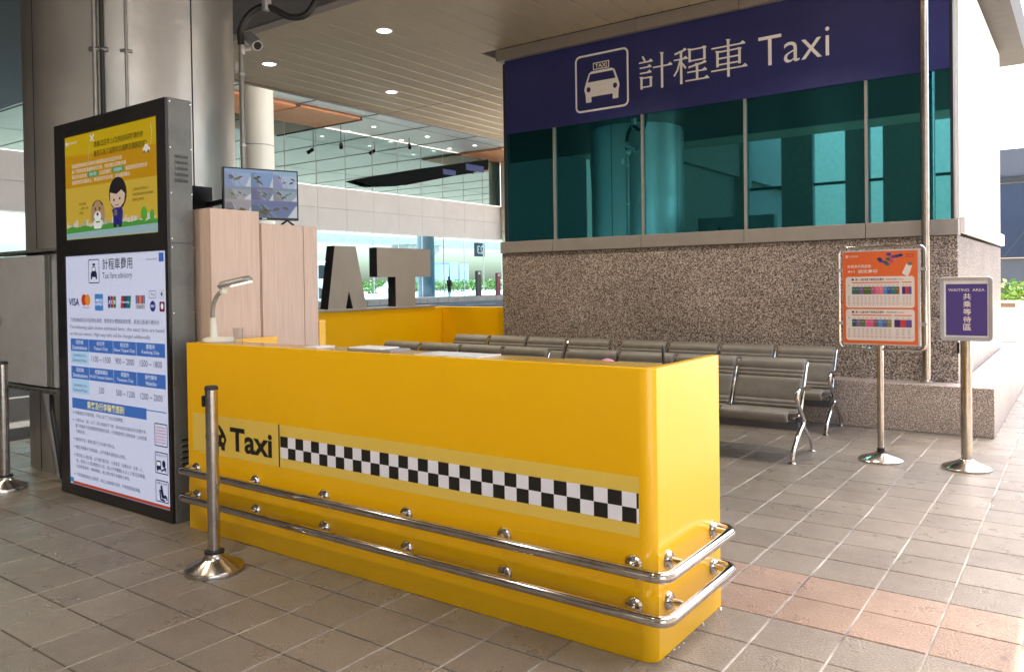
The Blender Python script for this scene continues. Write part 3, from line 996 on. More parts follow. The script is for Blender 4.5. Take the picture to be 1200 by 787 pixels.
for k, (c, t) in enumerate(((rgb(40, 80, 160), 'J'), (rgb(190, 40, 60), 'C'), (rgb(50, 140, 70), 'B'))):
    pr.rect(-5.102 + 0.035 * k, 1.276, -5.070 + 0.035 * k, 1.353, ink(c, 0.5), 1, 0.01)
    pr.text(t, -5.095 + 0.035 * k, 1.302, -5.077 + 0.035 * k, 1.325, pw, 2, 0.03)
pr.build('card_logo', lb)
pr = front_print(PF, base=0.0006, step=0.0004)
for k, c in enumerate((rgb(200, 50, 60), rgb(30, 80, 130), rgb(30, 130, 130))):
    u = -4.945 + 0.036 * k
    pr.poly([(u, 1.276), (u + 0.046, 1.276), (u + 0.058, 1.353), (u + 0.012, 1.353)], ink(c, 0.5), 1 + k)
pr.text('UnionPay', -4.93, 1.305, -4.835, 1.32, pw, 5, 0.02)
pr.build('card_logo', lb)
pr = front_print(PF, base=0.0006, step=0.0004)
for k, c in enumerate((rgb(90, 130, 190), rgb(205, 60, 50), rgb(220, 150, 120), rgb(200, 60, 60), rgb(90, 130, 190))):
    pr.rect(-4.765 + 0.022 * k, 1.305, -4.745 + 0.022 * k, 1.356, ink(c, 0.5), 1)
pr.rect(-4.765, 1.272, -4.657, 1.303, ink(rgb(190, 195, 210), 0.6), 1)
pr.text('card', -4.745, 1.278, -4.68, 1.298, ink(rgb(60, 80, 160), 0.2), 2)
pr.build('card_logo', lb)
pr = front_print(PF, base=0.0006, step=0.0004)
ring(pr, -4.61, 1.338, -4.532, 1.384, 0.006, 0.003, dk, 1)
pr.text('Pay', -4.585, 1.35, -4.545, 1.37, dk, 1)
pr.build('card_logo', lb)
pr = front_print(PF, base=0.0006, step=0.0004)
ring(pr, -4.495, 1.338, -4.445, 1.384, 0.006, 0.002, ink(rgb(140, 150, 140)), 1)
pr.ell(-4.47, 1.363, 0.01, 0.012, ink(rgb(70, 130, 80), 0.4), 1)
pr.build('card_logo', lb)
pr = front_print(PF, base=0.0006, step=0.0004)
pr.ell(-4.571, 1.29, 0.031, 0.033, ink(rgb(50, 60, 160), 0.5), 1)
pr.text('PAY', -4.592, 1.282, -4.55, 1.298, pw, 2, 0.02)
pr.build('card_logo', lb)
pr = front_print(PF, base=0.0006, step=0.0004)
pr.rect(-4.497, 1.258, -4.44, 1.318, ink(rgb(130, 40, 80), 0.5), 1, 0.008)
pr.ell(-4.468, 1.29, 0.014, 0.018, pw, 2)
pr.build('card_logo', lb)
pr = front_print(PF, base=0.0006, step=0.0004)
pr.text('下表為機場至各地區預估車資；實際依計費錶跳錶收費，高速公路通行費另計', -5.61, 1.175, -4.50, 1.207, dk, 1)
pr.text('The following table shows estimated fares ; the exact fares are based', -5.615, 1.125, -4.45, 1.157, dk, 1)
pr.text('on the taxi meters. High way tolls will be charged additionally.', -5.615, 1.082, -4.60, 1.112, dk, 1)
CU_ = [-5.608, -5.362, -5.048, -4.769, -4.444]
for (zt, zm, zb2), heads, vals in (((1.066, 0.982, 0.897), (('目的地', 'Destinations'), ('台北市', 'Taipei City'), ('新北市', 'New Taipei City'), ('基隆市', 'Keelung City')), ('1100 ~ 1500', '900 ~ 2000', '1500 ~ 1800')),
                               ((0.880, 0.795, 0.695), (('目的地', 'Destinations'), ('桃園高鐵站', 'H.S.R Taoyuan Station'), ('桃園市', 'Taoyuan City'), ('新竹縣市', 'Hsinchu')), ('330', '500 ~ 1200', '1200 ~ 2000'))):
    for k in range(4):
        a, b_ = CU_[k], CU_[k + 1]
        pr.rect(a + (0 if k == 0 else 0.002), zm, b_ - 0.002, zt, tb, 1)
        cu = (a + b_) / 2
        h1, h2 = heads[k]
        wz, wl = 0.033 * len(h1), min(0.0165 * len(h2), b_ - a - 0.03)
        pr.text(h1, cu - wz / 2, zm + 0.047, cu + wz / 2, zm + 0.076, pw, 2)
        pr.text(h2, cu - wl / 2, zm + 0.012, cu + wl / 2, zm + 0.038, pw, 2)
    pr.rect(CU_[0], zb2, CU_[1] - 0.002, zm - 0.002, lbq, 1)
    pr.text('估計費用(NTD)', -5.58, zb2 + 0.045, -5.40, zb2 + 0.066, dbl, 2)
    pr.text('Estimated Fares', -5.585, zb2 + 0.015, -5.395, zb2 + 0.036, dbl, 2)
    for k, v in enumerate(vals):
        cu = (CU_[k + 1] + CU_[k + 2]) / 2
        w = 0.0225 * len(v)
        pr.text(v, cu - w / 2, zb2 + 0.022, cu + w / 2, zb2 + 0.062, dk, 2)
pr.build('fare_table', lb)
pr = front_print(PF, base=0.0006, step=0.0004)
pr.rect(-5.605, 0.594, -4.666, 0.664, tb, 1)
pr.text('乘客及行李裝載原則', -5.40, 0.603, -4.93, 0.654, ink(rgb(240, 232, 140), 0.8), 2, 0.008)
pr.rect(-4.666, 0.652, -4.444, 0.658, tb, 1)
BL = [(0.555, ['四輪乘坐行李廂限重，不得上架下下為以定額乘載。'], -4.94),
      (0.505, ['人數以4人（含）以下；若行李箱放不下時，車內後座及後座前可放置行李；', '整行李箱放不得因應實際裝載情形為準，行李數量依照之規格為準（以免影響', '行車安全）。'], -4.67),
      (0.375, ['寵物狗中型，請裝於籠子之中共乘不得外出。'], -5.05),
      (0.322, ['輪型手推輪子在車箱廂，以不影響內裝設施以原則。'], -4.92),
      (0.268, ['嬰兒等以人數計算，以方便於嬰兒準，小孩乘客（含嬰幼兒）含算一人，', '為，嬰兒6-1人因2種嬰兒小孩，宜以行李體重5人以上之實況而乘載，', '兒童乘客座椅；4輪車種後，應以車位帶於各種車之使用。'], -4.69),
      (0.135, ['行李裝載如超過上限為準，倘以上裝載情形為限，不得借應乘客乘載。'], -4.75)]
for z, lines, ur in BL:
    pr.ell(-5.59, z + 0.010, 0.006, 0.006, dk, 1, 8)
    mx = max(len(t) for t in lines)
    for i, t in enumerate(lines):
        pr.text(t, -5.565, z - 0.003 - 0.038 * i, -5.565 + (ur + 5.565) * len(t) / mx, z + 0.023 - 0.038 * i, dk, 1)
for i, (v0, v1) in enumerate(((0.447, 0.586), (0.282, 0.413), (0.111, 0.244))):
    ring(pr, -4.58, v0, -4.438, v1, 0.01, 0.006, dbl, 1)
for k in range(6):
    pr.text('乘客須知請繫安全帶'[:7 + k % 3], -4.565, 0.465 + 0.018 * k, -4.455, 0.476 + 0.018 * k, ink(rgb(190, 60, 70)), 1)
pr.text('請勿站立於行李', -4.565, 0.385, -4.455, 0.40, dk, 1)
pr.text('請繫安全帶', -4.565, 0.218, -4.455, 0.232, dk, 1)
pr.rect(-4.565, 0.305, -4.515, 0.36, dbl, 1, 0.006)
pr.rect(-4.558, 0.33, -4.522, 0.352, pw, 2)
pr.ell(-4.553, 0.305, 0.008, 0.010, dk, 2)
pr.ell(-4.485, 0.345, 0.018, 0.022, dbl, 1)
pr.line(-4.515, 0.30, -4.46, 0.32, 0.01, dbl, 1)
pr.line(-4.48, 0.335, -4.465, 0.30, 0.012, dbl, 1)
pr.ell(-4.515, 0.20, 0.012, 0.014, dbl, 1)
pr.line(-4.515, 0.19, -4.50, 0.14, 0.028, dbl, 1)
pr.line(-4.505, 0.145, -4.462, 0.15, 0.02, dbl, 2)
pr.line(-4.462, 0.15, -4.455, 0.128, 0.014, dbl, 3)
pr.line(-4.535, 0.185, -4.525, 0.128, 0.014, dbl, 1)
pr.line(-4.53, 0.128, -4.48, 0.124, 0.012, dbl, 1)
pr.rect(-5.62, 0.078, -4.421, 0.096, ink(rgb(205, 75, 45), 0.5), 2)
pr.rect(-5.652, 0.085, -5.605, 0.118, ink(rgb(60, 140, 190), 0.6), 3)
pr.build('loading_rules', lb)
for z0 in (2.04, 0.35):
    for k in range(5):
        z = z0 + 0.0355 * k
        b = nb()
        bx(b, KX1 - 0.002, KX1 + 0.006, 2.650, 2.737, z - 0.011, z + 0.011, 0.004, 2)
        v = obj('vent', b, M_KSIDE, ki, True)
        obj('vent_slot', bx(nb(), KX1 + 0.0055, KX1 + 0.0066, 2.656, 2.731, z - 0.008, z + 0.003), M_KBLACK, v)
obj('panel_seam', bx(nb(), KX1 - 0.001, KX1 + 0.001, 2.615, 2.764, 1.663, 1.667), M_KBLACK, ki)
for y in (2.622, 2.755):
    for z in (2.50, 2.23, 1.96, 1.69, 1.64, 1.25, 0.82, 0.45, 0.1):
        obj('screw', lathe(nb(), [(0.006, 0), (0.005, 0.003), (0, 0.0035)], (KX1, y, z), (1, 0, 0), 10), M_CHROME, ki, True)

# ---- wooden cabinets behind the kiosk
wc = root('wooden_cabinet', 'taller pale pink wood cabinet right behind the kiosk', 'cabinet', (-4.55, 2.98, 0))
box('carcass', -4.80, -4.275, 2.80, 3.155, 0.0, 1.877, M_WOOD, wc, 0.003)
box('edge_strip', -4.277, -4.272, 2.80, 2.806, 0.02, 1.875, plain('wood_edge', (0.45, 0.3, 0.24), 0.5), wc, 0)
wc2 = root('wooden_cabinet', 'lower pale pink wood cabinet beneath the wall monitor', 'cabinet', (-4.55, 3.4, 0))
box('carcass', -4.80, -4.28, 3.162, 3.618, 0.0, 1.803, M_WOOD, wc2, 0.003)
box('door_panel', -4.279, -4.268, 3.166, 3.497, 0.03, 1.80, M_WOOD, wc2, 0.0015)
box('door_panel', -4.279, -4.268, 3.502, 3.616, 0.03, 1.80, M_WOOD, wc2, 0.0015)
yp = box('partition_post', -4.46, -4.29, 3.64, 3.70, 0, 1.16, M_YEL, None, 0.004)
tag(yp, 'narrow yellow partition end just right of the lower wood cabinet', 'partition')

# ---- taxi counter
tc = root('taxi_counter', 'big yellow taxi counter with checker stripe and chrome bumper rails', 'counter', (-2.76, 2.9, 0))
CXa, CXb, CYa, CYb, CZ = -4.25, -1.28, 2.62, 3.26, 1.08
def u_outline(x0, x1, ya, yb, r, n=8):
    pts = [(x0, yb), (x0, ya), (x1 - 0.866 * r - 0.006, ya)]
    for k in range(n + 1):
        t = R(-90 + 60 * k / n)
        pts.append((x1 - 0.866 * r + r * math.cos(t), ya + r + r * math.sin(t)))
    pts.append((x1, yb))
    return pts
T = 0.034
outer = u_outline(CXa, CXb, CYa, CYb, 0.065)
inner = u_outline(CXa + T, CXb - T, CYa + T, CYb, 0.04)
# front panel with the rounded right corner
b = nb()
ix = len(outer) - 1
fo = outer[1:ix]
fi = inner[1:ix]
prism(b, fo + fi[::-1], 'z', 0.0, CZ, 0.0015)
obj('front_panel', b, M_YEL, tc, True)
box('end_panel', CXb - T, CXb, CYa + 0.0335, CYb, 0.0, CZ - 0.0006, M_YEL, tc, 0.002)
box('end_panel', CXa, CXa + T, CYa + T + 0.001, 3.235, 0.0, CZ - 0.0006, M_YEL, tc, 0.002)
box('worktop', CXa + T + 0.002, CXb - T - 0.002, CYa + T + 0.002, 2.845, CZ - 0.035, CZ - 0.004, M_YTOP, tc, 0.003)
box('lower_shelf', CXa + T + 0.002, CXb - T - 0.002, 2.75, 3.2, 0.70, 0.73, M_WOOD, tc, 0.003)
pr = front_print(CYa, base=0.0007, step=0.0005)
pale = ink((0.80, 0.56, 0.10), 0, 0.35)
black_d, white_d = ink((0.014, 0.013, 0.013), 0, 0.3), ink((0.84, 0.84, 0.92), 0, 0.3)
pr.rect(-4.2, 0.457, -1.338, 0.680, pale, 0)
pr.rect(-3.421, 0.457, -3.411, 0.680, black_d, 1)
stripe = pr.build('stripe_band', tc)
pr = front_print(CYa, base=0.0017, step=0.0005)
sq = 0.0605
u = -3.405
k = 0
while u < -1.340:
    u1 = min(u + sq, -1.339)
    pr.rect(u, 0.5635, u1, 0.62, black_d if k % 2 == 0 else white_d, 0)
    pr.rect(u, 0.507, u1, 0.5635, white_d if k % 2 == 0 else black_d, 0)
    u += sq
    k += 1
pr.build('checker_pattern', stripe)
pr = front_print(CYa, base=0.0017, step=0.0005)
pr.text('Taxi', -3.842, 0.496, -3.474, 0.627, black_d, 1, 0.028)
bd2 = [(-4.06, 0.49), (-4.06, 0.52), (-4.078, 0.548), (-4.072, 0.57), (-4.045, 0.605), (-4.02, 0.628), (-3.94, 0.628), (-3.91, 0.605), (-3.882, 0.57), (-3.875, 0.548), (-3.892, 0.52), (-3.892, 0.49), (-3.925, 0.49), (-3.925, 0.508), (-4.028, 0.508), (-4.028, 0.49)]
pr.poly(bd2, black_d, 1)
pr.poly([(-4.03, 0.575), (-4.008, 0.612), (-3.948, 0.612), (-3.925, 0.575)], pale, 2)
pr.ell(-4.045, 0.547, 0.012, 0.013, pale, 2)
pr.ell(-3.908, 0.547, 0.012, 0.013, pale, 2)
pr.rect(-4.005, 0.634, -3.955, 0.655, black_d, 1)
pr.build('taxi_lettering', stripe)
RR = 0.0215
for z in (0.352, 0.196):
    path = round_corners([(-4.235, 2.625, z), (-4.235, 2.548, z), (-1.203, 2.548, z), (-1.203, 3.215, z), (-1.275, 3.215, z)], 0.055, 8)
    rl = obj('bumper_rail', tube(nb(), path, RR, 16), M_CHROME, tc, True)
    for x in (-4.168, -3.62, -3.071, -2.512, -1.958, -1.363):
        b = nb()
        lathe(b, [(0.036, 0.0), (0.036, 0.005), (0.029, 0.015), (0.013, 0.019), (0.011, 0.07)], (x, CYa + 0.0005, z + 0.004), (0, -1, 0), 20)
        obj('rail_flange', b, M_CHROME, rl, True)
    for y in (2.735, 3.17):
        b = nb()
        lathe(b, [(0.036, 0.0), (0.036, 0.005), (0.029, 0.015), (0.013, 0.019), (0.011, 0.07)], (CXb - 0.0005, y, z + 0.004), (1, 0, 0), 20)
        obj('rail_flange', b, M_CHROME, rl, True)
b = nb()
rr_ = random.Random(5)
for k in range(16):
    y = 2.68 + 0.57 * rr_.random()
    s = rr_.uniform(0.0015, 0.005)
    bmesh.ops.create_icosphere(b, subdivisions=1, radius=s, matrix=Matrix.Translation((CXb + 0.004 + rr_.uniform(0, 0.012), y, 0.002)) @ Matrix.Diagonal((0.8, 1.6, 0.7, 1)))
obj('sealant_bead', b, M_PLASTW, tc, True, kind='stuff')

# things on the counter
def sheet(name, label, cat, x0, x1, y0, y1, th, m, rot=0.0):
    b = nb()
    bx(b, x0, x1, y0, y1, CZ - 0.004, CZ - 0.004 + th, 0.001, 1)
    c = ((x0 + x1) / 2, (y0 + y1) / 2, CZ - 0.004)
    bmesh.ops.rotate(b, verts=b.verts, cent=c, matrix=Matrix.Rotation(rot, 3, 'Z'))
    o = obj(name, b, m, origin=c)
    return tag(o, label, cat)
M_PAPER = plain('paper', (0.8, 0.8, 0.8), 0.5, 0, 0.04)
sheet('paper_pad', 'small white paper pad on the counter top beside the wood cabinets', 'paper', -3.30, -3.20, 2.70, 2.82, 0.008, M_PAPER)
sheet('clipboard', 'grey clipboard with white sheets at the middle of the counter top', 'clipboard', -2.98, -2.68, 2.70, 2.84, 0.012, plain('clip_grey', (0.3, 0.28, 0.28), 0.5))
sheet('paper_sheet', 'white sheets lying on the grey clipboard on the counter', 'paper', -2.97, -2.75, 2.705, 2.835, 0.017, M_PAPER)
sheet('desk_mat', 'long pale plastic desk mat on the counter top', 'mat', -2.50, -2.13, 2.67, 2.845, 0.005, plain('pale_mat', (0.72, 0.66, 0.62), 0.2))
pen = root('pen', 'black pen standing upright near the right corner of the counter', 'pen', (-1.345, 2.84, CZ))
obj('barrel', tube(nb(), [(-1.357, 2.888, CZ - 0.08), (-1.362, 2.886, CZ + 0.052)], 0.006, 10), M_CABLE, pen, True)
obj('tip', tube(nb(), [(-1.3621, 2.886, CZ + 0.0521), (-1.363, 2.8858, CZ + 0.062)], [0.0045, 0.002], 10), M_CABLE, pen, True)
b = nb()
bmesh.ops.create_icosphere(b, subdivisions=3, radius=0.036, matrix=Matrix.Translation((-1.62, 2.90, CZ - 0.026)) @ Matrix.Diagonal((1.0, 0.8, 0.72, 1)))
pk = root('pink_pouch', 'small pink pouch peeping over the counter near its right end', 'pouch', (-1.62, 2.90, CZ - 0.05))
obj('pouch', b, plain('pink_cloth', (0.6, 0.25, 0.38), 0.7), pk, True)
box('pouch_stand', -1.66, -1.58, 2.87, 2.94, 0.731, CZ - 0.045, M_PLASTW, pk, 0.004)

# ---- desk lamp
LC = Vector((-4.13, 2.752, CZ - 0.004))
RV = Vector((0.809, 0.588, 0))
def lp(a, z):
    return LC + RV * a + Vector((0, 0, z))
la = root('desk_lamp', 'ivory desk lamp with curved grey neck on the left end of the counter', 'lamp', LC)
obj('base', lathe(nb(), [(0, 0), (0.088, 0.0), (0.093, 0.008), (0.09, 0.022), (0.07, 0.03), (0, 0.033)], LC, seg=32), M_LAMPW, la, True)
b = nb()
tube(b, [lp(-0.028, 0.028), lp(-0.03, 0.07), lp(-0.033, 0.145)], [0.022, 0.02, 0.018], 14)
obj('stem', b, M_LAMPW, la, True)
nk = smooth_path([lp(-0.033, 0.14), lp(-0.032, 0.19), lp(-0.02, 0.24), lp(0.0, 0.278), lp(0.022, 0.30)], 6)
obj('neck', tube(nb(), nk, 0.0125, 14), M_LAMPG, la, True)
hd = root_head = None
b = nb()
p0, p1 = lp(0.0, 0.322), lp(0.205, 0.368)
ax = (p1 - p0).normalized()
ux, vx = frame_of(ax)
side = Vector((-RV.y, RV.x, 0))
nrm = ax.cross(side).normalized()
if nrm.z < 0:
    nrm = -nrm
rings = []
for k in range(13):
    t = k / 12
    c = p0.lerp(p1, t)
    w = 0.034 * math.sqrt(max(0.0, 1 - (2 * t - 1) ** 6)) + 0.004
    h = 0.62 * w + 0.006
    rings.append([b.verts.new(c + side * (w * math.cos(q)) + nrm * (h * max(-0.25, math.sin(q)))) for q in [2 * math.pi * i / 16 for i in range(16)]])
for A, B in zip(rings, rings[1:]):
    for i in range(16):
        b.faces.new((A[i], A[(i + 1) % 16], B[(i + 1) % 16], B[i]))
b.faces.new(rings[0][::-1])
b.faces.new(rings[-1])
bmesh.ops.recalc_face_normals(b, faces=b.faces)
head = obj('lamp_head', b, M_LAMPG, la, True)
b = nb()
q0, q1 = p0.lerp(p1, 0.38) - nrm * 0.0095, p0.lerp(p1, 0.95) - nrm * 0.0095
vs = [q0 - side * 0.022, q1 - side * 0.022, q1 + side * 0.022, q0 + side * 0.022]
A = [b.verts.new(v) for v in vs]
B = [b.verts.new(v - nrm * 0.006) for v in vs]
b.faces.new(A)
b.faces.new(B[::-1])
for i in range(4):
    b.faces.new((A[i], B[i], B[(i + 1) % 4], A[(i + 1) % 4]))
bmesh.ops.recalc_face_normals(b, faces=b.faces)
obj('light_tube', b, mat('lamp_tube', (1, 1, 1), 0.5, em=1.3 * ES, emcol=(1, 0.98, 0.9)), head)
b = nb()
pc = lp(0.03, 0.302)
bx(b, pc.x - 0.018, pc.x + 0.018, pc.y - 0.018, pc.y + 0.018, pc.z - 0.018, pc.z + 0.02, 0.004, 2)
obj('joint', b, M_LAMPW, la, True)
cp = lathe(nb(), [(0.026, 0.0), (0.03, 0.085), (0.029, 0.085), (0.025, 0.003), (0, 0.003)], (-3.995, 2.79, CZ - 0.004), seg=24)
cu_ = obj('plastic_cup', cp, M_CUP, origin=(-3.995, 2.79, CZ - 0.004), smooth=True)
tag(cu_, 'clear empty plastic cup beside the desk lamp base', 'cup')

# ---- wall monitor
mo = root('wall_monitor', 'black framed surveillance monitor showing taxi camera views above the wood cabinets', 'monitor', (-4.97, 3.7, 2.08))
A0, A1 = Vector((-5.071, 3.439, 0)), Vector((-4.873, 3.954, 0))
MU = (A1 - A0).normalized()
MN = Vector((MU.y, -MU.x, 0))
W = (A1 - A0).length
MZ0, MZ1 = 1.897, 2.272
def mbox(u0, u1, d0, d1, z0, z1):
    b = nb()
    vs = [b.verts.new(A0 + MU * u + MN * d + Vector((0, 0, z))) for u in (u0, u1) for d in (d0, d1) for z in (z0, z1)]
    for f in [(0, 1, 3, 2), (4, 6, 7, 5), (0, 4, 5, 1), (2, 3, 7, 6), (0, 2, 6, 4), (1, 5, 7, 3)]:
        b.faces.new([vs[i] for i in f])
    bmesh.ops.recalc_face_normals(b, faces=b.faces)
    return b
obj('housing', mbox(0, W, -0.045, 0.0, MZ0, MZ1), M_KBLACK, mo)
ms = obj('screen', mbox(0.010, W - 0.010, 0.0005, 0.002, MZ0 + 0.016, MZ1 - 0.010), ink(rgb(150, 165, 190), 0.7), mo)
pr = Print(A0 + MN * 0.002, MU, (0, 0, 1), MN, base=0.0005, step=0.0004)
def mp(a, z):
    return 0.012 + (W - 0.024) * a, MZ0 + 0.018 + (MZ1 - MZ0 - 0.030) * z
cells = [(0, 0.64, 0.35, 1), (0.352, 0.64, 0.66, 1), (0.662, 0.64, 1, 1), (0, 0.36, 0.35, 0.638), (0.352, 0.36, 0.66, 0.638), (0.662, 0.36, 1, 0.638), (0, 0, 0.35, 0.358), (0.352, 0, 1, 0.358)]
cc = [rgb(150, 170, 205), rgb(125, 155, 200), rgb(165, 185, 215), rgb(150, 155, 165), rgb(115, 130, 155), rgb(140, 165, 180), rgb(150, 150, 160), rgb(100, 120, 160)]
tx = ink(rgb(95, 88, 60), 0.6)
dkc = ink(rgb(60, 66, 80), 0.6)
lgt = ink(rgb(195, 205, 220), 0.7)
rr_ = random.Random(11)
for (a0, b0, a1, b1), c in zip(cells, cc):
    u0, v0 = mp(a0, b0)
    u1, v1 = mp(a1, b1)
    pr.rect(u0, v0, u1, v1, ink(c, 0.7), 0)
    w, h = u1 - u0, v1 - v0
    pr.poly([(u0, v0), (u0 + w * 0.45, v0), (u0 + w * 0.2, v1), (u0, v1)], ink(tuple(x * rr_.uniform(0.55, 0.85) for x in c), 0.7), 1)
    pr.poly([(u0 + w * rr_.uniform(0.7, 0.9), v0), (u1, v0), (u1, v0 + h * rr_.uniform(0.4, 0.9))], lgt, 1)
    pr.rect(u0, v1 - h * rr_.uniform(0.1, 0.3), u1, v1, ink(tuple(x * rr_.uniform(0.7, 1.15) for x in c), 0.7), 2)
    for q in range(3):
        f0 = rr_.uniform(0.35, 0.7)
        pr.line(u0 + w * f0, v0, u0 + w * (f0 - 0.25), v0 + h * 0.75, 0.0018, lgt if q else dkc, 2)
    wide = a1 - a0 > 0.5
    for k in range(9 if wide else 4):
        cx, cy = u0 + w * rr_.uniform(0.2, 0.85), v0 + h * rr_.uniform(0.25, 0.62)
        s_ = rr_.uniform(0.045, 0.11) * h
        an = rr_.choice((-0.5, -0.4, 0.3)) + rr_.uniform(-0.1, 0.1)
        shp = [(-2, -0.6), (2, -0.6), (2.1, 0.1), (1.2, 0.3), (0.8, 0.9), (-0.9, 0.9), (-1.4, 0.3), (-2.1, 0.1)]
        pr.poly([(cx + s_ * (p * math.cos(an) - q * math.sin(an)), cy + s_ * (p * math.sin(an) + q * math.cos(an))) for p, q in shp], (tx, ink(rgb(118, 106, 66), 0.6), dkc)[k % 3], 3 + k)
pr.build('camera_views', ms)
obj('maker_label', mbox(0.275, 0.31, 0.0005, 0.0015, MZ0 + 0.003, MZ0 + 0.012), M_PLASTW, mo)
b = nb()
f0 = A0 + MU * 0.47 - MN * 0.02 + Vector((0, 0, MZ0))
tube(b, [f0 + MU * 0.05 + Vector((0, 0, -0.035)), f0 + Vector((0, 0, 0.0)), f0 - MU * 0.045 + Vector((0, 0, -0.035))], 0.008, 8)
obj('stand_foot', b, M_KBLACK, mo)
b = nb()
wx, wy = on_col(-14, PR)
tube(b, [(wx - 0.01, wy - 0.01, 2.03), (-5.42, 3.55, 2.03), A0 + MU * 0.12 - MN * 0.04 + Vector((0, 0, 2.05))], 0.022, 8)
obj('wall_arm', b, M_KBLACK, mo)
b = nb()
bx(b, -5.45, -5.41, 3.40, 3.58, 1.95, 2.16, 0.006, 1)
obj('arm_bracket', b, M_KBLACK, mo)

# ---- CCTV camera and its conduit
cx, cy = -6.30, 4.49
cd = root('cable_conduit', 'grey steel cable conduit rising to the ceiling beside the clad column', 'pipe', (cx, cy, 0))
obj('pipe', tube(nb(), [(cx, cy, 0.0), (cx, cy, 3.62)], 0.024, 12), M_PIPE, cd, True)
obj('flexible_hose', tube(nb(), smooth_path([(cx, cy, 3.62), (cx + 0.0, cy + 0.0, 3.76), (cx + 0.06, cy + 0.05, 3.9), (cx + 0.16, cy + 0.12, 3.97), (cx + 0.24, cy + 0.17, 3.95), (cx + 0.37, cy + 0.27, 3.87), (cx + 0.50, cy + 0.36, 3.90), (cx + 0.58, cy + 0.44, 4.10)], 6), 0.03, 12), M_CABLE, cd, True)
b = nb()
bx(b, cx + 0.17, cx + 0.23, cy + 0.10, cy + 0.17, 3.93, 4.10, 0.004, 1)
obj('clamp', b, M_FRAMES, cd)
b = nb()
for z in (3.35, 2.7, 1.9):
    lathe(b, [(0.03, -0.012), (0.032, 0), (0.03, 0.012)], (cx, cy, z), seg=14)
obj('couplings', b, M_FRAMES, cd, True)
box('junction_box', cx - 0.10, cx - 0.035, cy - 0.04, cy + 0.03, 3.38, 3.47, M_PLASTW, cd, 0.004)
cc_ = root('security_camera', 'silver bullet security camera mounted on the grey conduit', 'camera', (cx + 0.03, cy, 3.55))
ca = Vector((-6.29, 4.565, 3.70))
cb = Vector((-6.113, 4.53, 3.59))
obj('body', tube(nb(), [ca, ca.lerp(cb, 0.15), cb], [0.044, 0.05, 0.05], 18), M_FRAMES, cc_, True)
dcam = (cb - ca).normalized()
obj('lens', tube(nb(), [cb + dcam * 0.0005, cb + dcam * 0.004], 0.036, 18), M_KBLACK, cc_, True)
b = nb()
hs = ca + Vector((0, 0, 0.006))
tube(b, [hs, cb + dcam * 0.03 + Vector((0, 0, 0.006))], 0.056, 18, caps=False)
b2 = [f for f in b.faces if f.calc_center_median().z < (ca.lerp(cb, 0.5)).z + 0.01]
bmesh.ops.delete(b, geom=b2, context='FACES')
obj('sun_shield', b, M_FRAMES, cc_, True)
obj('bracket', tube(nb(), [(cx + 0.015, cy, 3.575), (cx + 0.08, cy + 0.035, 3.58), ca.lerp(cb, 0.4) - Vector((0, 0, 0.035))], 0.015, 10), M_PLASTW, cc_, True)
obj('wall_plate', lathe(nb(), [(0.0, 0.0), (0.045, 0.0), (0.045, 0.012), (0.0, 0.015)], (cx + 0.022, cy - 0.004, 3.575), (0.809, 0.588, 0), 18), M_PLASTW, cc_, True)

# ---- electrical cabinet and cable on the column, far left
eb = root('electrical_cabinet', 'grey metal electrical cabinet fixed to the column left of the kiosk', 'cabinet', (-6.4, 2.7, 0.7))
box('case', -6.86, -5.90, 2.64, 2.80, 0.70, 1.65, M_BOXG, eb, 0.006)
dr = box('door', -6.855, -6.02, 2.615, 2.637, 0.705, 1.645, M_BOXG, eb, 0.004)
obj('lock', lathe(nb(), [(0.0, 0.004), (0.055, 0.004), (0.06, 0.0), (0.06, -0.002)], (-6.78, 2.6145, 1.17), (0, -1, 0), 20), M_TRIM, dr, True)
box('hinge_strip', -6.015, -5.95, 2.62, 2.637, 0.71, 1.64, M_KSIDE, eb, 0.003)
box('top_bar', -7.1, -5.80, 2.60, 2.80, 1.668, 1.688, M_KSIDE, eb, 0.003)
tr = box('cable_tray', -6.78, -5.82, 2.62, 2.80, 0.655, 0.69, M_KSIDE, eb, 0.003)
b = nb()
for k in range(9):
    bx(b, -6.74 + k * 0.1, -6.68 + k * 0.1, 2.6185, 2.6195, 0.664, 0.676)
obj('tray_slots', b, M_KBLACK, tr)
b = nb()
tube(b, [(-6.33, 2.83, 0.0), (-6.33, 2.77, 0.45), (-6.33, 2.74, 0.655)], 0.03, 10)
obj('support_leg', b, M_PIPE, eb, True)
wcb = obj('power_cable', tube(nb(), smooth_path([(-6.22, 2.74, 0.65), (-6.12, 2.70, 0.5), (-6.06, 2.70, 0.3), (-6.06, 2.72, 0.12), (-6.12, 2.76, 0.01)], 6), 0.016, 10), M_CABLE, smooth=True)
tag(wcb, 'thick black power cable hanging below the grey electrical cabinet', 'cable')

# ---- stanchion posts
def stanchion(label, x, y, h, rb, rp):
    s = root('stanchion', label, 'post', (x, y, 0), 'stainless barrier posts')
    obj('base', lathe(nb(), [(0, 0.0), (rb, 0.0), (rb, 0.018), (rb * 0.97, 0.026), (rb * 0.42, 0.062), (rp + 0.012, 0.085), (rp + 0.012, 0.09), (0, 0.09)], (x, y, 0), seg=40), M_STEEL, s, True)
    obj('rubber_ring', lathe(nb(), [(rp + 0.002, 0.0905), (rp + 0.018, 0.0905), (rp + 0.018, 0.102), (rp + 0.002, 0.104)], (x, y, 0), seg=28), M_RUBBER, s, True)
    obj('shaft', lathe(nb(), [(rp, 0.0905), (rp, h - 0.02), (0, h - 0.02)], (x, y, 0), seg=28), M_STEEL, s, True)
    obj('cap', lathe(nb(), [(rp + 0.003, h - 0.0195), (rp + 0.002, h - 0.008), (rp - 0.004, h), (0, h)], (x, y, 0), seg=28), M_RUBBER, s, True)
    return s
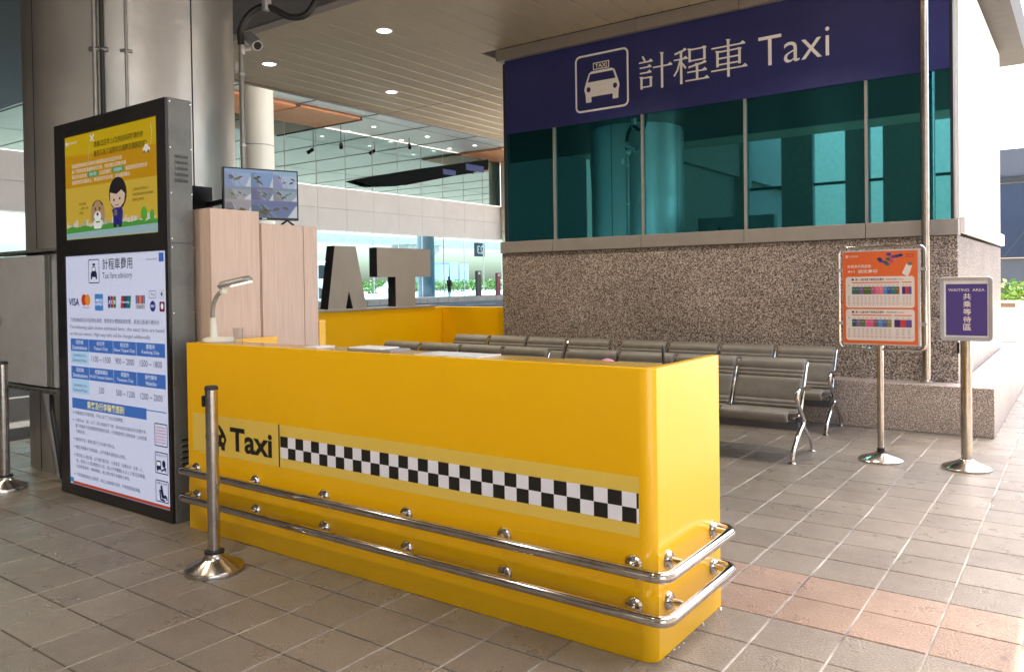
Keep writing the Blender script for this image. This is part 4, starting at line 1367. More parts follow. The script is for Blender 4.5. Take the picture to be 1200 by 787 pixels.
s1 = stanchion('stainless barrier post standing in front of the yellow counter', -3.50, 2.285, 0.915, 0.142, 0.030)
b = nb()
bx(b, -3.535 - 0.014, -3.535 + 0.004, 2.26, 2.28, 0.81, 0.865, 0.003, 1)
obj('belt_clip', b, M_KBLACK, s1)
stanchion('stainless barrier post at the far left edge before the grey cabinet', -6.17, 2.395, 0.90, 0.142, 0.034)

# ---- orange poster stand
ps = root('poster_stand', 'chrome stand holding the orange fare poster beside the steel pole', 'sign stand', (-1.29, 6.55, 0))
PYs = 6.55
obj('base', lathe(nb(), [(0, 0.0), (0.16, 0.0), (0.16, 0.014), (0.15, 0.024), (0.06, 0.055), (0.035, 0.07), (0, 0.07)], (-1.287, PYs, 0), seg=40), M_STEEL, ps, True)
obj('shaft', tube(nb(), [(-1.287, PYs, 0.07), (-1.287, PYs, 0.88)], 0.024, 18), M_STEEL, ps, True)
obj('collar', lathe(nb(), [(0.027, 0.071), (0.029, 0.08), (0.027, 0.10)], (-1.287, PYs, 0), seg=20), M_RUBBER, ps, True)
fx0, fx1, fz0, fz1 = -1.582, -0.975, 0.853, 1.634
path = [(fx0, PYs, 1.2), (fx0, PYs, fz1), (fx1, PYs, fz1), (fx1, PYs, fz0), (fx0, PYs, fz0), (fx0, PYs, 1.2)]
obj('frame_tube', tube(nb(), round_corners(path, 0.055, 7), 0.011, 12), M_CHROME, ps, True)
pn = box('poster', -1.555, -1.005, PYs - 0.006, PYs + 0.006, 0.885, 1.612, plain('acrylic_white', (0.6, 0.58, 0.56), 0.15), ps, 0.002)
for x in (fx0 + 0.008, fx1 - 0.008):
    for z in (1.05, 1.46):
        box('clip', x - 0.02, x + 0.02, PYs - 0.012, PYs + 0.012, z - 0.012, z + 0.012, M_FRAMES, ps, 0.003)
PP = PYs - 0.006
pr = front_print(PP, base=0.0006, step=0.0005)
org = ink(rgb(235, 110, 55))
cre = ink(rgb(235, 225, 215))
pr.rect(-1.553, 0.893, -1.023, 1.600, org, 0)
for a in range(5):
    t = R(90 + 72 * a)
    pr.line(-1.52, 1.565, -1.52 + 0.014 * math.cos(t), 1.565 + 0.014 * math.sin(t), 0.005, cre, 1)
pr.text('桃園機場', -1.50, 1.558, -1.44, 1.572, cre, 1)
pr.text('計程車共乘服務', -1.515, 1.475, -1.345, 1.500, cre, 1, 0.01)
pr.text('4+1  固定費率', -1.515, 1.435, -1.30, 1.462, cre, 1, 0.02)
for u, v, c in ((-1.22, 1.575, rgb(60, 70, 140)), (-1.19, 1.555, rgb(110, 80, 150)), (-1.225, 1.54, rgb(40, 110, 90)), (-1.165, 1.56, rgb(60, 80, 140)), (-1.245, 1.515, rgb(60, 90, 110)), (-1.205, 1.525, rgb(200, 70, 120)), (-1.275, 1.525, rgb(90, 70, 150)), (-1.23, 1.50, rgb(50, 120, 110)), (-1.14, 1.565, rgb(30, 60, 120)), (-1.285, 1.54, rgb(60, 60, 110))):
    pr.ell(u, v, 0.019, 0.013, ink(c), 1, 7)
pr.text('服務時間', -1.105, 1.565, -1.05, 1.575, dk, 1)
pr.text('0時至6時', -1.105, 1.548, -1.05, 1.558, dk, 1)
pr.poly([(-1.13, 1.43), (-1.10, 1.50), (-1.075, 1.51), (-1.06, 1.49), (-1.075, 1.44), (-1.09, 1.405)], cre, 2)
pr.ell(-1.075, 1.50, 0.018, 0.013, ink(rgb(110, 110, 110)), 3, 10)
pr.build('poster_heading', pn)
pr = front_print(PP, base=0.0012, step=0.0005)
cols1 = [(50, 110, 95), (50, 110, 95), (125, 85, 145), (75, 105, 45), (75, 105, 45), (185, 80, 140), (225, 110, 130), (235, 120, 140), (75, 140, 200), (50, 90, 160), (40, 120, 115), (125, 95, 55)]
cols2 = [(15, 95, 95), (135, 100, 150), (75, 125, 60), (225, 90, 140), (225, 90, 140), (120, 95, 100), (75, 140, 200), (85, 100, 150), (140, 135, 60)]
for (z0, z1, t, cs, e) in ((1.17, 1.408, '❶', cols1, 0.345), (0.918, 1.158, '❷', cols2, 0.29)):
    pr.rect(-1.53, z0, -1.045, z1, cre, 0, 0.02)
    pr.text('第1~12區共乘下車地點及費率', -1.46, z1 - 0.032, -1.255, z1 - 0.013, dk, 1, 0.015)
    pr.text('(每車限乘3~4人)', -1.24, z1 - 0.030, -1.12, z1 - 0.016, dk, 1)
    pr.ell(-1.478, z1 - 0.022, 0.009, 0.009, dk, 1, 10)
    ul = -1.485
    ue = ul + e
    pr.rect(ul, z1 - 0.05, ue - 0.008, z1 - 0.042, org, 1)
    pr.rect(ue + 0.01, z1 - 0.05, -1.065, z1 - 0.042, org, 1)
    w = (ue - 0.008 - ul) / len(cs)
    for k, c in enumerate(cs):
        pr.rect(ul + w * k, z1 - 0.135, ul + w * (k + 1), z1 - 0.078, ink(rgb(*c)), 1)
        pr.text('台北', ul + w * (k + 0.15), z1 - 0.1, ul + w * (k + 0.85), z1 - 0.092, cre, 2)
    w2 = (-1.065 - ue - 0.01) / 3
    for k, c in enumerate(((60, 45, 110), (205, 65, 70), (100, 80, 150))):
        pr.rect(ue + 0.01 + w2 * k, z1 - 0.135, ue + 0.01 + w2 * (k + 1), z1 - 0.078, ink(rgb(*c)), 1)
    for r_, zz in enumerate((z1 - 0.068, z1 - 0.155, z1 - 0.172, z1 - 0.189, z1 - 0.214)):
        pr.text('區', -1.512, zz - 0.004, -1.502, zz + 0.006, dk, 1)
        for k in range(len(cs)):
            pr.text('350', ul + w * (k + 0.28), zz - 0.004, ul + w * (k + 0.75), zz + 0.005, ink(rgb(110, 105, 105)), 1)
        for k in range(3):
            pr.text('420', ue + 0.01 + w2 * (k + 0.25), zz - 0.004, ue + 0.01 + w2 * (k + 0.75), zz + 0.005, ink(rgb(110, 105, 105)), 1)
    pr.rect(ul - 0.04, z0 + 0.034, -1.055, z0 + 0.036, org, 1)
pr.build('fare_tables', pn)

# ---- waiting area sign
ws = root('waiting_sign', 'stainless post with small purple WAITING AREA sign near the ledge corner', 'sign stand', (-0.718, 6.59, 0))
WY = 6.59
obj('base', lathe(nb(), [(0, 0.0), (0.165, 0.0), (0.165, 0.014), (0.155, 0.024), (0.06, 0.06), (0.042, 0.075), (0, 0.075)], (-0.718, WY, 0), seg=40), M_STEEL, ws, True)
obj('shaft', tube(nb(), [(-0.718, WY, 0.0755), (-0.718, WY, 0.97)], 0.037, 22), M_STEEL, ws, True)
box('belt_clip', -0.775, -0.757, WY - 0.02, WY + 0.02, 0.84, 0.92, M_KBLACK, ws, 0.003)
ring_b = nb()
fr = [(-0.878, -0.542, 0.935, 1.397)]
b = nb()
prs = Print((0, 0, 0), (1, 0, 0), (0, 0, 1), (0, -1, 0))
x0, x1, z0, z1 = fr[0]
def rrect(x0, x1, z0, z1, r, n=5):
    out = []
    for cx, cz, a in ((x1 - r, z1 - r, 0), (x0 + r, z1 - r, 90), (x0 + r, z0 + r, 180), (x1 - r, z0 + r, 270)):
        for k in range(n + 1):
            t = R(a + 90 * k / n)
            out.append((cx + r * math.cos(t), cz + r * math.sin(t)))
    return out
O_, I_ = rrect(x0, x1, z0, z1, 0.03), rrect(x0 + 0.028, x1 - 0.028, z0 + 0.028, z1 - 0.028, 0.004)
C_ = rrect(x0 + 0.004, x1 - 0.004, z0 + 0.004, z1 - 0.004, 0.028)
rings_ = [[b.verts.new((u, y_, w)) for u, w in P_] for P_, y_ in ((O_, WY - 0.040), (O_, WY - 0.062), (C_, WY - 0.066), (I_, WY - 0.064), (I_, WY - 0.040))]
for A_, B_ in zip(rings_, rings_[1:] + rings_[:1]):
    for k in range(len(A_)):
        b.faces.new((A_[k], A_[(k + 1) % len(A_)], B_[(k + 1) % len(A_)], B_[k]))
bmesh.ops.recalc_face_normals(b, faces=b.faces)
ob = obj('frame', b, M_FRAMES, ws)
bk = box('sign_board', x0 + 0.01, x1 - 0.01, WY - 0.058, WY - 0.0385, z0 + 0.01, z1 - 0.01, M_PLASTW, ws, 0.002)
pr = front_print(WY - 0.058, base=0.0006, step=0.0005)
pur = ink(rgb(78, 62, 130))
pr.rect(-0.838, 0.974, -0.578, 1.345, pur, 0)
pr.text('WAITING  AREA', -0.822, 1.292, -0.594, 1.312, cre, 1, 0.006)
for k, ch in enumerate('共乘等待區'):
    pr.text(ch, -0.728, 1.232 - 0.055 * k, -0.678, 1.278 - 0.055 * k, cre, 1, 0.012)
pr.build('sign_lettering', bk)

# ---- bench seating
def make_bench():
    r_ = root('bench_seat', '', 'bench', (0, 0, 0), 'four-seat waiting benches')
    SW = 0.575
    # section profiles in (y, z), y=0 at 6.35
    def pad(path, th, bulges):
        """closed profile following path with upholstery bulges"""
        P = [Vector((0, *p)) for p in path]
        P = smooth_path(P, 12)
        n = len(P)
        F, Bk = [], []
        for i, p in enumerate(P):
            d = (P[min(i + 1, n - 1)] - P[max(i - 1, 0)]).normalized()
            nn = Vector((0, -d.z, d.y))
            t = i / (n - 1)
            bl = 0.0
            for a, b__, h in bulges:
                if a <= t <= b__:
                    s = (t - a) / (b__ - a)
                    bl = h * (1 - abs(2 * s - 1) ** 4)
            F.append(p + nn * (th + bl))
            Bk.append(p)
        return [(q.y, q.z) for q in F] + [(q.y, q.z) for q in Bk[::-1]]
    def extrude_pad(prof, x0, x1):
        b = nb()
        c = Vector((sum(p[0] for p in prof) / len(prof), sum(p[1] for p in prof) / len(prof)))
        rings = []
        for x, s in ((x0, 0.55), (x0 + 0.006, 0.85), (x0 + 0.022, 1), (x1 - 0.022, 1), (x1 - 0.006, 0.85), (x1, 0.55)):
            half = len(prof) // 2
            ring_ = []
            for i, (py, pz) in enumerate(prof):
                oy, oz = prof[len(prof) - 1 - i]
                my, mz = (py + oy) / 2, (pz + oz) / 2
                ring_.append(b.verts.new((x, my + (py - my) * s, mz + (pz - mz) * s)))
            rings.append(ring_)
        n = len(prof)
        for A, B in zip(rings, rings[1:]):
            for i in range(n):
                b.faces.new((A[i], A[(i + 1) % n], B[(i + 1) % n], B[i]))
        b.faces.new(rings[0][::-1])
        b.faces.new(rings[-1])
        bmesh.ops.recalc_face_normals(b, faces=b.faces)
        return b
    back = pad([(0.07, 0.362), (0.10, 0.42), (0.155, 0.53), (0.195, 0.61), (0.228, 0.672), (0.258, 0.706), (0.295, 0.714)], 0.024,
               [(0.0, 0.08, 0.009), (0.08, 0.16, 0.009), (0.16, 0.46, 0.013), (0.46, 0.53, 0.009), (0.53, 0.60, 0.009), (0.60, 1.0, 0.016)])
    seat = pad([(-0.215, 0.325), (-0.235, 0.345), (-0.20, 0.362), (-0.10, 0.345), (0.02, 0.335), (0.10, 0.352)][::1], 0.022,
               [(0.0, 0.32, 0.016), (0.32, 0.95, 0.014)])
    for k in range(4):
        x1 = -0.022 - k * SW
        x0 = x1 - SW + 0.044
        obj('backrest', extrude_pad(back, x0, x1), M_VINYL, r_, True)
        obj('seat', extrude_pad(seat, x0, x1), M_VINYL, r_, True)
    for k in range(5):
        xs_ = [-k * SW]
        for sx in (-0.012, 0.012):
            if (k == 0 and sx > 0) or (k == 4 and sx < 0):
                continue
            x = -k * SW + sx
            b = nb()
            tube(b, smooth_path([(x, -0.15, 0.318), (x, 0.02, 0.318), (x, 0.085, 0.36), (x, 0.165, 0.53), (x, 0.21, 0.615), (x, 0.243, 0.68), (x, 0.278, 0.718)], 4), 0.0095, 8)
            obj('side_frame', b, M_CHROME, r_, True)
    b = nb()
    bx(b, -4 * SW + 0.02, -0.02, 0.01, 0.07, 0.205, 0.268, 0.004, 1)
    obj('beam', b, M_BEAM, r_)
    for k in range(5):
        x = -k * SW
        b = nb()
        bx(b, x - 0.02, x + 0.02, 0.0, 0.08, 0.268, 0.312, 0.003, 1)
        obj('bracket', b, M_BEAM, r_)
    for x in (0.02, -4 * SW - 0.02):
        b = nb()
        tube(b, smooth_path([(x, -0.268, 0.012), (x, -0.262, 0.05), (x, -0.225, 0.105), (x, -0.10, 0.195), (x, 0.02, 0.258), (x, 0.012, 0.31), (x, -0.055, 0.375), (x, -0.125, 0.445), (x, -0.135, 0.50), (x, -0.09, 0.535), (x, 0.02, 0.535), (x, 0.19, 0.52)], 5), [0.017] * 56, 12)
        leg = obj('leg', b, M_CHROME, r_, True)
        b = nb()
        tube(b, smooth_path([(x, 0.265, 0.012), (x, 0.26, 0.05), (x, 0.225, 0.10), (x, 0.13, 0.17), (x, 0.02, 0.25)], 5), 0.016, 12)
        obj('leg', b, M_CHROME, r_, True)
        for y in (-0.268, 0.265):
            obj('foot', lathe(nb(), [(0, 0), (0.03, 0), (0.03, 0.006), (0.018, 0.016), (0, 0.018)], (x, y, 0), seg=16), M_CHROME, r_, True)
    return r_
def _fix(n):
    return n
bench = make_bench()
spots = [(-1.835, 6.35, 'grey brown four-seat bench at the right end of the front row'),
         (-4.335, 6.35, 'grey brown four-seat bench at the left end of the front row'),
         (-1.915, 7.62, 'grey brown four-seat bench against the granite wall beside the orange poster stand'),
         (-4.335, 7.62, 'grey brown four-seat bench against the granite wall near the yellow partition corner')]
for i, (x, y, lab) in enumerate(spots):
    o = bench if i == 0 else copy_tree(bench)
    o.location = (x, y, 0)
    o['label'] = lab

# ---- yellow partition with TAXI letters seen from behind
yw = root('yellow_partition', 'low yellow L-shaped partition wall closing the waiting area', 'partition', (-7.4, 7, 0))
box('long_wall', -7.50, -7.36, 4.9, 8.60, 0.0, 1.08, M_YEL, yw, 0.004)
box('short_wall', -7.358, -6.12, 8.46, 8.60, 0.0, 1.079, M_YEL, yw, 0.004)
box('cap', -7.52, -7.345, 4.89, 8.30, 1.081, 1.11, M_LETG, yw, 0.003)
def letter(name, label, pts, x0=-7.52, x1=-7.375, hole=None):
    r_ = root(name, label, 'letter', ((x0 + x1) / 2, pts[0][0], 1.11))
    b = nb()
    prism(b, pts, 'x', x0, x1 - 0.004)
    for f in b.faces:
        pass
    obj('letter_sides', b, M_LETB, r_)
    b = nb()
    prism(b, pts, 'x', x1 - 0.0035, x1)
    obj('letter_face', b, M_LETG, r_)
    return r_
A_ = [(6.40, 1.111), (6.52, 1.88), (6.86, 1.88), (7.03, 1.111), (6.80, 1.111), (6.735, 1.33), (6.68, 1.111)]
letter('letter_a', 'big grey letter A with black sides standing on the yellow partition', A_)
T_ = [(7.555, 1.111), (7.555, 1.50), (7.225, 1.50), (7.225, 1.88), (8.24, 1.88), (8.24, 1.50), (7.93, 1.50), (7.93, 1.111)]
letter('letter_t', 'big grey letter T with black sides standing on the yellow partition', T_)
X_ = [(5.2, 1.111), (5.55, 1.49), (5.22, 1.88), (5.52, 1.88), (5.71, 1.65), (5.9, 1.88), (6.2, 1.88), (5.87, 1.49), (6.22, 1.111), (5.92, 1.111), (5.71, 1.34), (5.5, 1.111)]

# ---- downlights
def make_downlight(x, y, z, r, label, group, light=True):
    d = root('downlight', label, 'ceiling light', (x, y, z), group)
    obj('trim_ring', lathe(nb(), [(r * 1.25, 0.0), (r * 1.2, -0.008), (r, -0.006), (r, 0.0)], (x, y, z - 0.0005), seg=28), M_PLASTW, d, True)
    obj('lens', lathe(nb(), [(r * 0.99, 0.0), (r * 0.9, -0.004), (0, -0.0045)], (x, y, z - 0.001), seg=28), M_LENS, d, True)
    if light:
        l = bpy.data.lights.new('downlight_lamp', 'SPOT')
        l.energy = 26
        l.spot_size = R(125)
        l.spot_blend = 0.7
        l.shadow_soft_size = 0.08
        l.color = (1, 0.9, 0.74)
        lo_ = bpy.data.objects.new('downlight_lamp', l)
        COL.objects.link(lo_)
        lo_.parent = d
        lo_.location = (0, 0, -0.03)
    return d
dls = [(-8.88, 6.76, 'round recessed downlight nearest the grey conduit and security camera'),
       (-6.68, 6.72, 'largest round recessed downlight in the plank ceiling over the benches'),
       (-8.72, 8.91, 'round recessed downlight above the yellow partition corner'),
       (-6.42, 8.9, 'round recessed downlight tucked against the left edge of the blue sign')]
for x, y, lab in dls:
    make_downlight(x, y, ZC, 0.085, lab, 'downlights in the plank ceiling')
for x, y, lab in ((-4.5, 6.75, 'downlight over the left half of the benches, mirrored in the teal windows'), (-2.3, 6.75, 'downlight over the right half of the benches, mirrored in the teal windows'),
                  (-6.6, 0.6, 'downlight before the kiosk, leftmost of the mirrored ones in the windows'), (-4.5, 0.6, 'downlight before the kiosk edge, second of the mirrored ones in the windows'),
                  (-2.3, 0.6, 'downlight before the counter, third of the mirrored ones in the windows')):
    make_downlight(x, y, ZC, 0.085, lab, 'downlights in the plank ceiling')
for x, y in ((-42.27, 41.29), (-44.9, 41.17), (-41.9, 46.7), (-44.2, 52.07), (-41.6, 52.28), (-44.5, 46.5)):
    make_downlight(x, y, UZ - 0.005, 0.17, 'small round downlight in the high ceiling over the road', 'high ceiling downlights', False)
for x, y, z, lab in ((-43.2, 46.0, UZ - 0.6, 'small black spotlight hanging from the high ceiling, right one'), (-43.6, 39.3, UZ - 1.4, 'small black spotlight hanging from the high ceiling, left one')):
    s = root('spotlight', lab, 'spotlight', (x, y, z))
    obj('housing', tube(nb(), [(x, y, z), (x + 0.35, y - 0.3, z - 0.3)], 0.14, 12), M_KBLACK, s, True)
    obj('hanger', tube(nb(), [(x, y, z), (x, y, UZ - 0.035)], 0.025, 8), M_KBLACK, s)

# ---- beyond the lower terminal glazing: its mirror image modelled as real things
OX = -70.0
vd = root('viaduct', 'concrete road viaduct with wide pier mirrored in the far glazing, modelled behind it', 'bridge', (-95, 110, 0))
dirv = Vector((-0.62, 0.78, 0)).normalized()
box('deck', -105, -98, 60, 190, 8.6, 9.9, M_CONC, vd, 0.2)
b = nb()
prism(b, [(108.5, 0.0), (111.5, 0.0), (111.5, 5.6), (114.5, 7.6), (114.5, 8.59), (105.5, 8.59), (105.5, 7.6), (108.5, 5.6)], 'x', -104, -100, 0.1)
obj('pier', b, M_CONC, vd)
b = nb()
prism(b, [(78.5, 0.0), (81.5, 0.0), (81.5, 5.6), (84.5, 7.6), (84.5, 8.59), (75.5, 8.59), (75.5, 7.6), (78.5, 5.6)], 'x', -104, -100, 0.1)
obj('pier', b, M_CONC, vd)
fb = root('far_building', 'pale grey office blocks on the far horizon behind the viaduct', 'building', (-140, 165, 0))
for k, (y0, y1, h) in enumerate(((158, 161.5, 6.5), (162, 165.5, 7.2), (166, 170, 6.8))):
    box('block', -146, -138, y0, y1, -0.2, h, plain('far_block', (0.35, 0.38, 0.40), 0.6), fb, 0)

def bush(name, label, x0, x1, y0, y1, z0, z1, n, size, group=None):
    r_ = root(name, label, 'hedge', ((x0 + x1) / 2, (y0 + y1) / 2, z0), group)
    rg = random.Random(int(abs(x0 * 13 + y0)))
    b = nb()
    for k in range(n):
        u, v, w = rg.random(), rg.random(), rg.random() ** 0.6
        hz = z0 + (z1 - z0) * w * (0.75 + 0.25 * math.sin(u * 23 + v * 11))
        c = Vector((x0 + (x1 - x0) * u, y0 + (y1 - y0) * v, hz))
        a = Vector((rg.gauss(0, 1), rg.gauss(0, 1), rg.gauss(0, 0.6))).normalized()
        t = a.cross(Vector((rg.gauss(0, 1), rg.gauss(0, 1), rg.gauss(0, 1)))).normalized()
        s = size * rg.uniform(0.6, 1.3)
        vs = [b.verts.new(c + a * s), b.verts.new(c + t * s * 0.45), b.verts.new(c - a * s * 0.8), b.verts.new(c - t * s * 0.45)]
        b.faces.new(vs).material_index = rg.choice((0, 0, 1))
    obj('foliage', b, [M_LEAF, M_LEAF2], r_, kind='stuff')
    b = nb()
    for k in range(12):
        x, y = rg.uniform(x0, x1), rg.uniform(y0, y1)
        tube(b, [(x, y, z0), (x + rg.uniform(-.1, .1), y + rg.uniform(-.1, .1), z0 + (z1 - z0) * 0.6)], [0.03, 0.012], 6)
    obj('stems', b, M_TWIG, r_, kind='stuff')
    return r_
bush('hedge', 'long bright green hedge mirrored in the far terminal glazing, modelled behind it', -76.5, -74.8, 66, 108, 0.22, 2.0, 5200, 0.26)

# silhouetted person before the glazing
pe = root('person', 'dark clothed person standing with back turned at the far terminal glazing', 'person', (-44.2, 51.75, 0.22))
def person_mesh():
    b = nb()
    J = {}
    return b
me = bpy.data.meshes.new('body')
V = [(0, 0, 0.96), (0, 0, 1.18), (0, 0, 1.42), (0, 0, 1.53), (0, 0, 1.66), (0, 0, 1.76),
     (0, 0.19, 1.42), (0.02, 0.26, 1.15), (0.10, 0.22, 0.92), (0, -0.19, 1.42), (0.02, -0.26, 1.15), (0.10, -0.22, 0.92),
     (0, 0.10, 0.90), (0.02, 0.11, 0.50), (-0.02, 0.12, 0.06), (0.12, 0.13, 0.03), (0, -0.10, 0.90), (0.02, -0.10, 0.50), (0.04, -0.10, 0.06), (0.18, -0.11, 0.03)]
Ed = [(0, 1), (1, 2), (2, 3), (3, 4), (4, 5), (2, 6), (6, 7), (7, 8), (2, 9), (9, 10), (10, 11), (0, 12), (12, 13), (13, 14), (14, 15), (0, 16), (16, 17), (17, 18), (18, 19)]
Rd = [.16, .15, .17, .07, .105, .08, .085, .06, .04, .085, .06, .04, .11, .075, .05, .04, .11, .075, .05, .04]
me.from_pydata(V, Ed, [])
po_ = bpy.data.objects.new('body', me)
COL.objects.link(po_)
md = po_.modifiers.new('skin', 'SKIN')
for i, sv in enumerate(me.skin_vertices[0].data):
    sv.radius = (Rd[i] * 0.8, Rd[i])
    sv.use_root = i == 0
ms_ = po_.modifiers.new('sub', 'SUBSURF')
ms_.levels = 1
ms_.render_levels = 1
me.materials.append(plain('dark_clothes', (0.006, 0.006, 0.007), 0.8))
po_.parent = pe
hb = nb()
bmesh.ops.create_icosphere(hb, subdivisions=2, radius=0.115, matrix=Matrix.Translation((-44.205, 51.75, 0.22 + 1.70)) @ Matrix.Diagonal((1, 0.9, 1.05, 1)))
obj('hair', hb, M_KBLACK, pe, True)

def pylon(label, x, y, z0, h, w, m, txt=None):
    p = root('pylon_sign', label, 'sign', (x, y, z0))
    box('panel', x - 0.12, x + 0.12, y - w / 2, y + w / 2, z0, z0 + h, m, p, 0.01)
    box('label_plate', x + 0.121, x + 0.126, y - w / 4, y + w / 4, z0 + h * 0.86, z0 + h * 0.95, M_PLASTW, p, 0)
    return p
pylon('slim dark pylon sign standing right of the distant person', -44.3, 55.9, 0.22, 2.3, 0.62, M_DARK)
pylon('slim dark red pylon sign in front of the far cream column', -43.6, 57.9, 0.22, 2.1, 0.5, M_RED)
gs = root('gate_sign', 'dark blue square sign with mirrored number 23 modelled behind the far glazing that reflects it', 'sign', (-47, 59.6, 5))
box('panel', -47.1, -47.0, 58.85, 60.35, 3.95, 5.25, ink(rgb(22, 35, 80), 0.3), gs, 0)
pr = Print((-47.0, 60.3, 0), (0, -1, 0), (0, 0, 1), (1, 0, 0), base=0.004)
pr.text('23', 0.15, 4.2, 1.1, 5.0, M_PLASTW, 0, 0.02)
pr.build('number', gs)
obj('hanger', bx(nb(), -47.08, -47.02, 59.3, 59.4, 5.25, 5.44), M_FRAMES, gs)

# car beyond the glazing
def car(label, x, y, z, m):
    c = root('parked_car', label, 'car', (x, y, z))
    prof = [(-2.2, 0.35), (-2.25, 0.75), (-1.3, 0.92), (-0.7, 1.42), (0.9, 1.45), (1.6, 0.98), (2.2, 0.9), (2.25, 0.4), (1.9, 0.28), (-1.9, 0.28)]
    b = nb()
    prism(b, [(y + u, z + v) for u, v in prof], 'x', x - 0.85, x + 0.85, 0.06)
    obj('body', b, m, c, True)
    b = nb()
    prism(b, [(y - 1.12, z + 0.95), (y - 0.62, z + 1.36), (y + 0.05, z + 1.38), (y + 0.05, z + 0.97)], 'x', x + 0.851, x + 0.858)
    obj('window', b, M_KBLACK, c)
    b = nb()
    prism(b, [(y + 0.12, z + 0.97), (y + 0.12, z + 1.38), (y + 0.85, z + 1.38), (y + 1.35, z + 1.0)], 'x', x + 0.851, x + 0.858)
    obj('window', b, M_KBLACK, c)
    for u in (-1.4, 1.4):
        w = obj('wheel', lathe(nb(), [(0, 0), (0.33, 0), (0.34, 0.1), (0.34, 0.2), (0, 0.2)], (x + 0.67, y + u, z + 0.34), (1, 0, 0), 18), M_RUBBER, c, True)
        obj('rim', lathe(nb(), [(0.2, 0), (0.18, 0.01), (0, 0.02)], (x + 0.871, y + u, z + 0.34), (1, 0, 0), 14), M_FRAMES, w, True)
    return c
car('white car mirrored in the far glazing between letters A and T, modelled behind it', -62, 63.5, 0.22, M_PLASTW)
car('silver car parked beyond the far glazing left of letter A', -66, 58.0, 0.22, M_FRAMES)
# coach
cb_ = root('coach', 'white coach with dark rounded windows mirrored in the glazing left of letter A, modelled behind it', 'bus', (-56, 47, 0.22))
box('body', -57.3, -54.8, 37.5, 48.6, 0.55, 3.6, M_PLASTW, cb_, 0.25, 4)
for y0, y1 in ((38.2, 41.2), (41.4, 44.6), (44.8, 48.0)):
    box('window', -54.83, -54.78, y0, y1, 2.0, 3.2, M_DARK, cb_, 0.02)
box('lower_trim', -54.83, -54.78, 37.8, 48.3, 0.6, 1.1, M_DARK, cb_, 0.02)
for y in (40, 46.5):
    obj('wheel', lathe(nb(), [(0, 0), (0.5, 0), (0.5, 0.3), (0, 0.3)], (-55.0, y, 0.72), (1, 0, 0), 18), M_RUBBER, cb_, True)

# kerb line in front of the glazing
kb = nb()
for k in range(40):
    y0 = 20 + k * 1.3
    bx(kb, -42.98, -42.7, y0, y0 + 1.27, -0.14, 0.30, 0.02, 1)
obj('kerb_blocks', kb, M_CONC, kind='structure')

# ---- beyond the right hand passage
rb_ = root('blue_building', 'dark blue glass building in the bright gap at the right edge', 'building', (-2, 34, 0))
box('base', -16, 14, 30.2, 40, 0.0, 1.95, M_GREYB, rb_, 0.02)
for k in range(8):
    x0 = -16 + 3.75 * k
    obj('glass_panel', bx(nb(), x0 + 0.03, x0 + 3.72, 30.0, 30.3, 1.98, 4.35), M_BLUEB, rb_)
    obj('upper_panel', bx(nb(), x0 + 0.03, x0 + 3.72, 30.0, 30.3, 4.56, 5.45), M_GREYB, rb_)
box('string_course', -16, 14, 29.9, 30.35, 4.37, 4.54, M_DARK, rb_, 0.01)
for k in range(6):
    xx = -7 + 2.4 * k
    obj('diagonal_brace', tube(nb(), [(xx, 29.93, 2.0), (xx + 1.7, 29.93, 4.34)], 0.008, 6), M_GREYB, rb_)
bush('hedge', 'green hedge behind the white planter at the right edge', -4.0, 1.5, 22.0, 23.2, 0.55, 1.30, 3500, 0.10)
pl_ = root('planter', 'white planter box beneath the hedge at the right edge', 'planter', (-1.3, 21, 0))
box('trough', -4.2, 1.7, 21.6, 23.4, -0.008, 0.72, M_WCLAD, pl_, 0.02)
box('rim', -4.25, 1.75, 21.55, 23.45, 0.722, 0.79, M_CREAM, pl_, 0.01)
bn = root('litter_bin', 'pale bin with dark opening and letters CI before the planter at the right edge', 'bin', (-1.4, 20.0, 0))
box('bin_body', -1.62, -1.17, 19.8, 20.25, -0.006, 0.70, M_CREAM, bn, 0.01)
box('bin_top', -1.65, -1.14, 19.77, 20.28, 0.702, 0.86, M_CREAM, bn, 0.01)
box('opening', -1.55, -1.24, 19.755, 19.769, 0.73, 0.82, M_BROWN, bn, 0)
pr = front_print(19.8, base=0.003)
pr.text('CI', -1.52, 0.42, -1.38, 0.53, M_LETG, 0, 0.02)
pr.build('bin_lettering', bn)

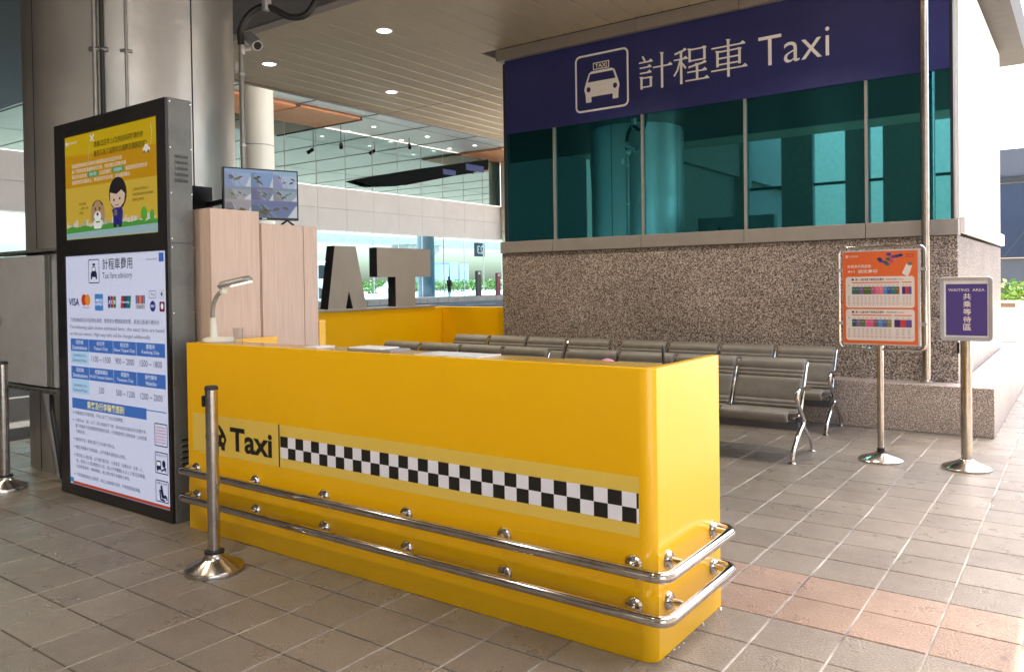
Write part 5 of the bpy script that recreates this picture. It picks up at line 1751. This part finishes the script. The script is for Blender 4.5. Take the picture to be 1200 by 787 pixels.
# ---- unseen walls added behind the viewer to block light and shape window reflections
rw = root('added_rear_wall', 'added unseen beige wall blocking rear light, its openings mirrored in the teal windows', 'wall', (-4, -10, 0))
M_RW = plain('added_wall_beige', (0.22, 0.20, 0.175), 0.7)
for a, b_ in ((-9.79, -9.3), (-8.2, -7.2), (-6.2, -5.5), (-5.1, -3.9), (-2.8, -1.2), (-0.8, 6.0)):
    box('wall_segment', a, b_, -10.3, -10.02, -0.13, 7.99, M_RW, rw, 0)
box('lintel', -9.79, 6.0, -10.32, -10.01, 6.4, 7.991, M_RW, rw, 0)
for z in (2.3, 4.4):
    box('transom', -9.3, -0.8, -10.2, -10.12, z, z + 0.09, M_DARK, rw, 0)
box('added_side_wall', 6.01, 6.3, -10.3, -0.5, 6.6, 7.992, M_RW, rw, 0)  # unseen panel added to close off sky at the side
box('front_bulkhead', -9.78, 6.0, -0.505, -0.45, ZC + 0.51, 7.99, M_RW, rw, 0)
for a, b_ in ((-46.0, -33.5), (-32.6, -28.6), (-27.2, -24.4), (-23.8, -20.2), (-18.9, -15.0), (-14.3, -10.05)):  # unseen end wall added to darken the left, gaps make window strips
    box('added_end_wall', a, b_, -22.3, -22.0, -0.2, UZ - 0.012, M_RW, rw, 0)
box('end_lintel', -46.0, -10.05, -22.31, -21.99, 7.6, UZ - 0.01, M_RW, rw, 0)
box('return_wall', -10.04, -9.8, -22.0, -0.5, -0.2, UZ - 0.01, M_RW, rw, 0)
tw = root('added_wing', 'added unseen concrete wing closing off sky light left of the terminal front', 'building', (-46, -5, 0.2))  # unseen mass added to keep sky light out of the hall
box('wall', -47.0, -45.2, -22.0, 13.0, 0.225, UZ - 0.01, M_RW, tw, 0)
box('plinth', -45.19, -45.0, -22.0, 13.0, 0.224, 1.2, M_CONC, tw, 0)
box('added_hall_wall', -9.9, -9.6, -22.0, 13.5, ZC + 0.51, UZ - 0.012, M_RW, rw, 0)  # unseen wall added above the low roof to dim the hall
rsw = root('light_block_wall', 'added unseen grey wall to the right of the counter, blocking low side light', 'wall', (3.55, 4.5, 0))  # unseen blocker added to darken the counter's right end panel
box('panel', 3.4, 3.7, 0.5, 8.4, -0.011, 5.2, plain('grey_wall', (0.52, 0.50, 0.46), 0.8), rsw, 0.01)
box('coping', 3.35, 3.75, 0.45, 8.45, 5.201, 5.3, M_CONC, rsw, 0.01)
scw = root('reflection_dim_wall', 'added unseen concrete wall beyond the rear openings, dimming their reflection in the teal windows', 'wall', (-4, -16, 0))  # unseen backing added so the openings mirror darker than open sky
box('panel', -30, 12, -16.3, -16.0, -0.28, 9.5, plain('screen_concrete', (0.26, 0.25, 0.23), 0.8), scw, 0)
box('coping', -30, 12, -16.35, -15.95, 9.501, 9.65, M_CONC, scw, 0)
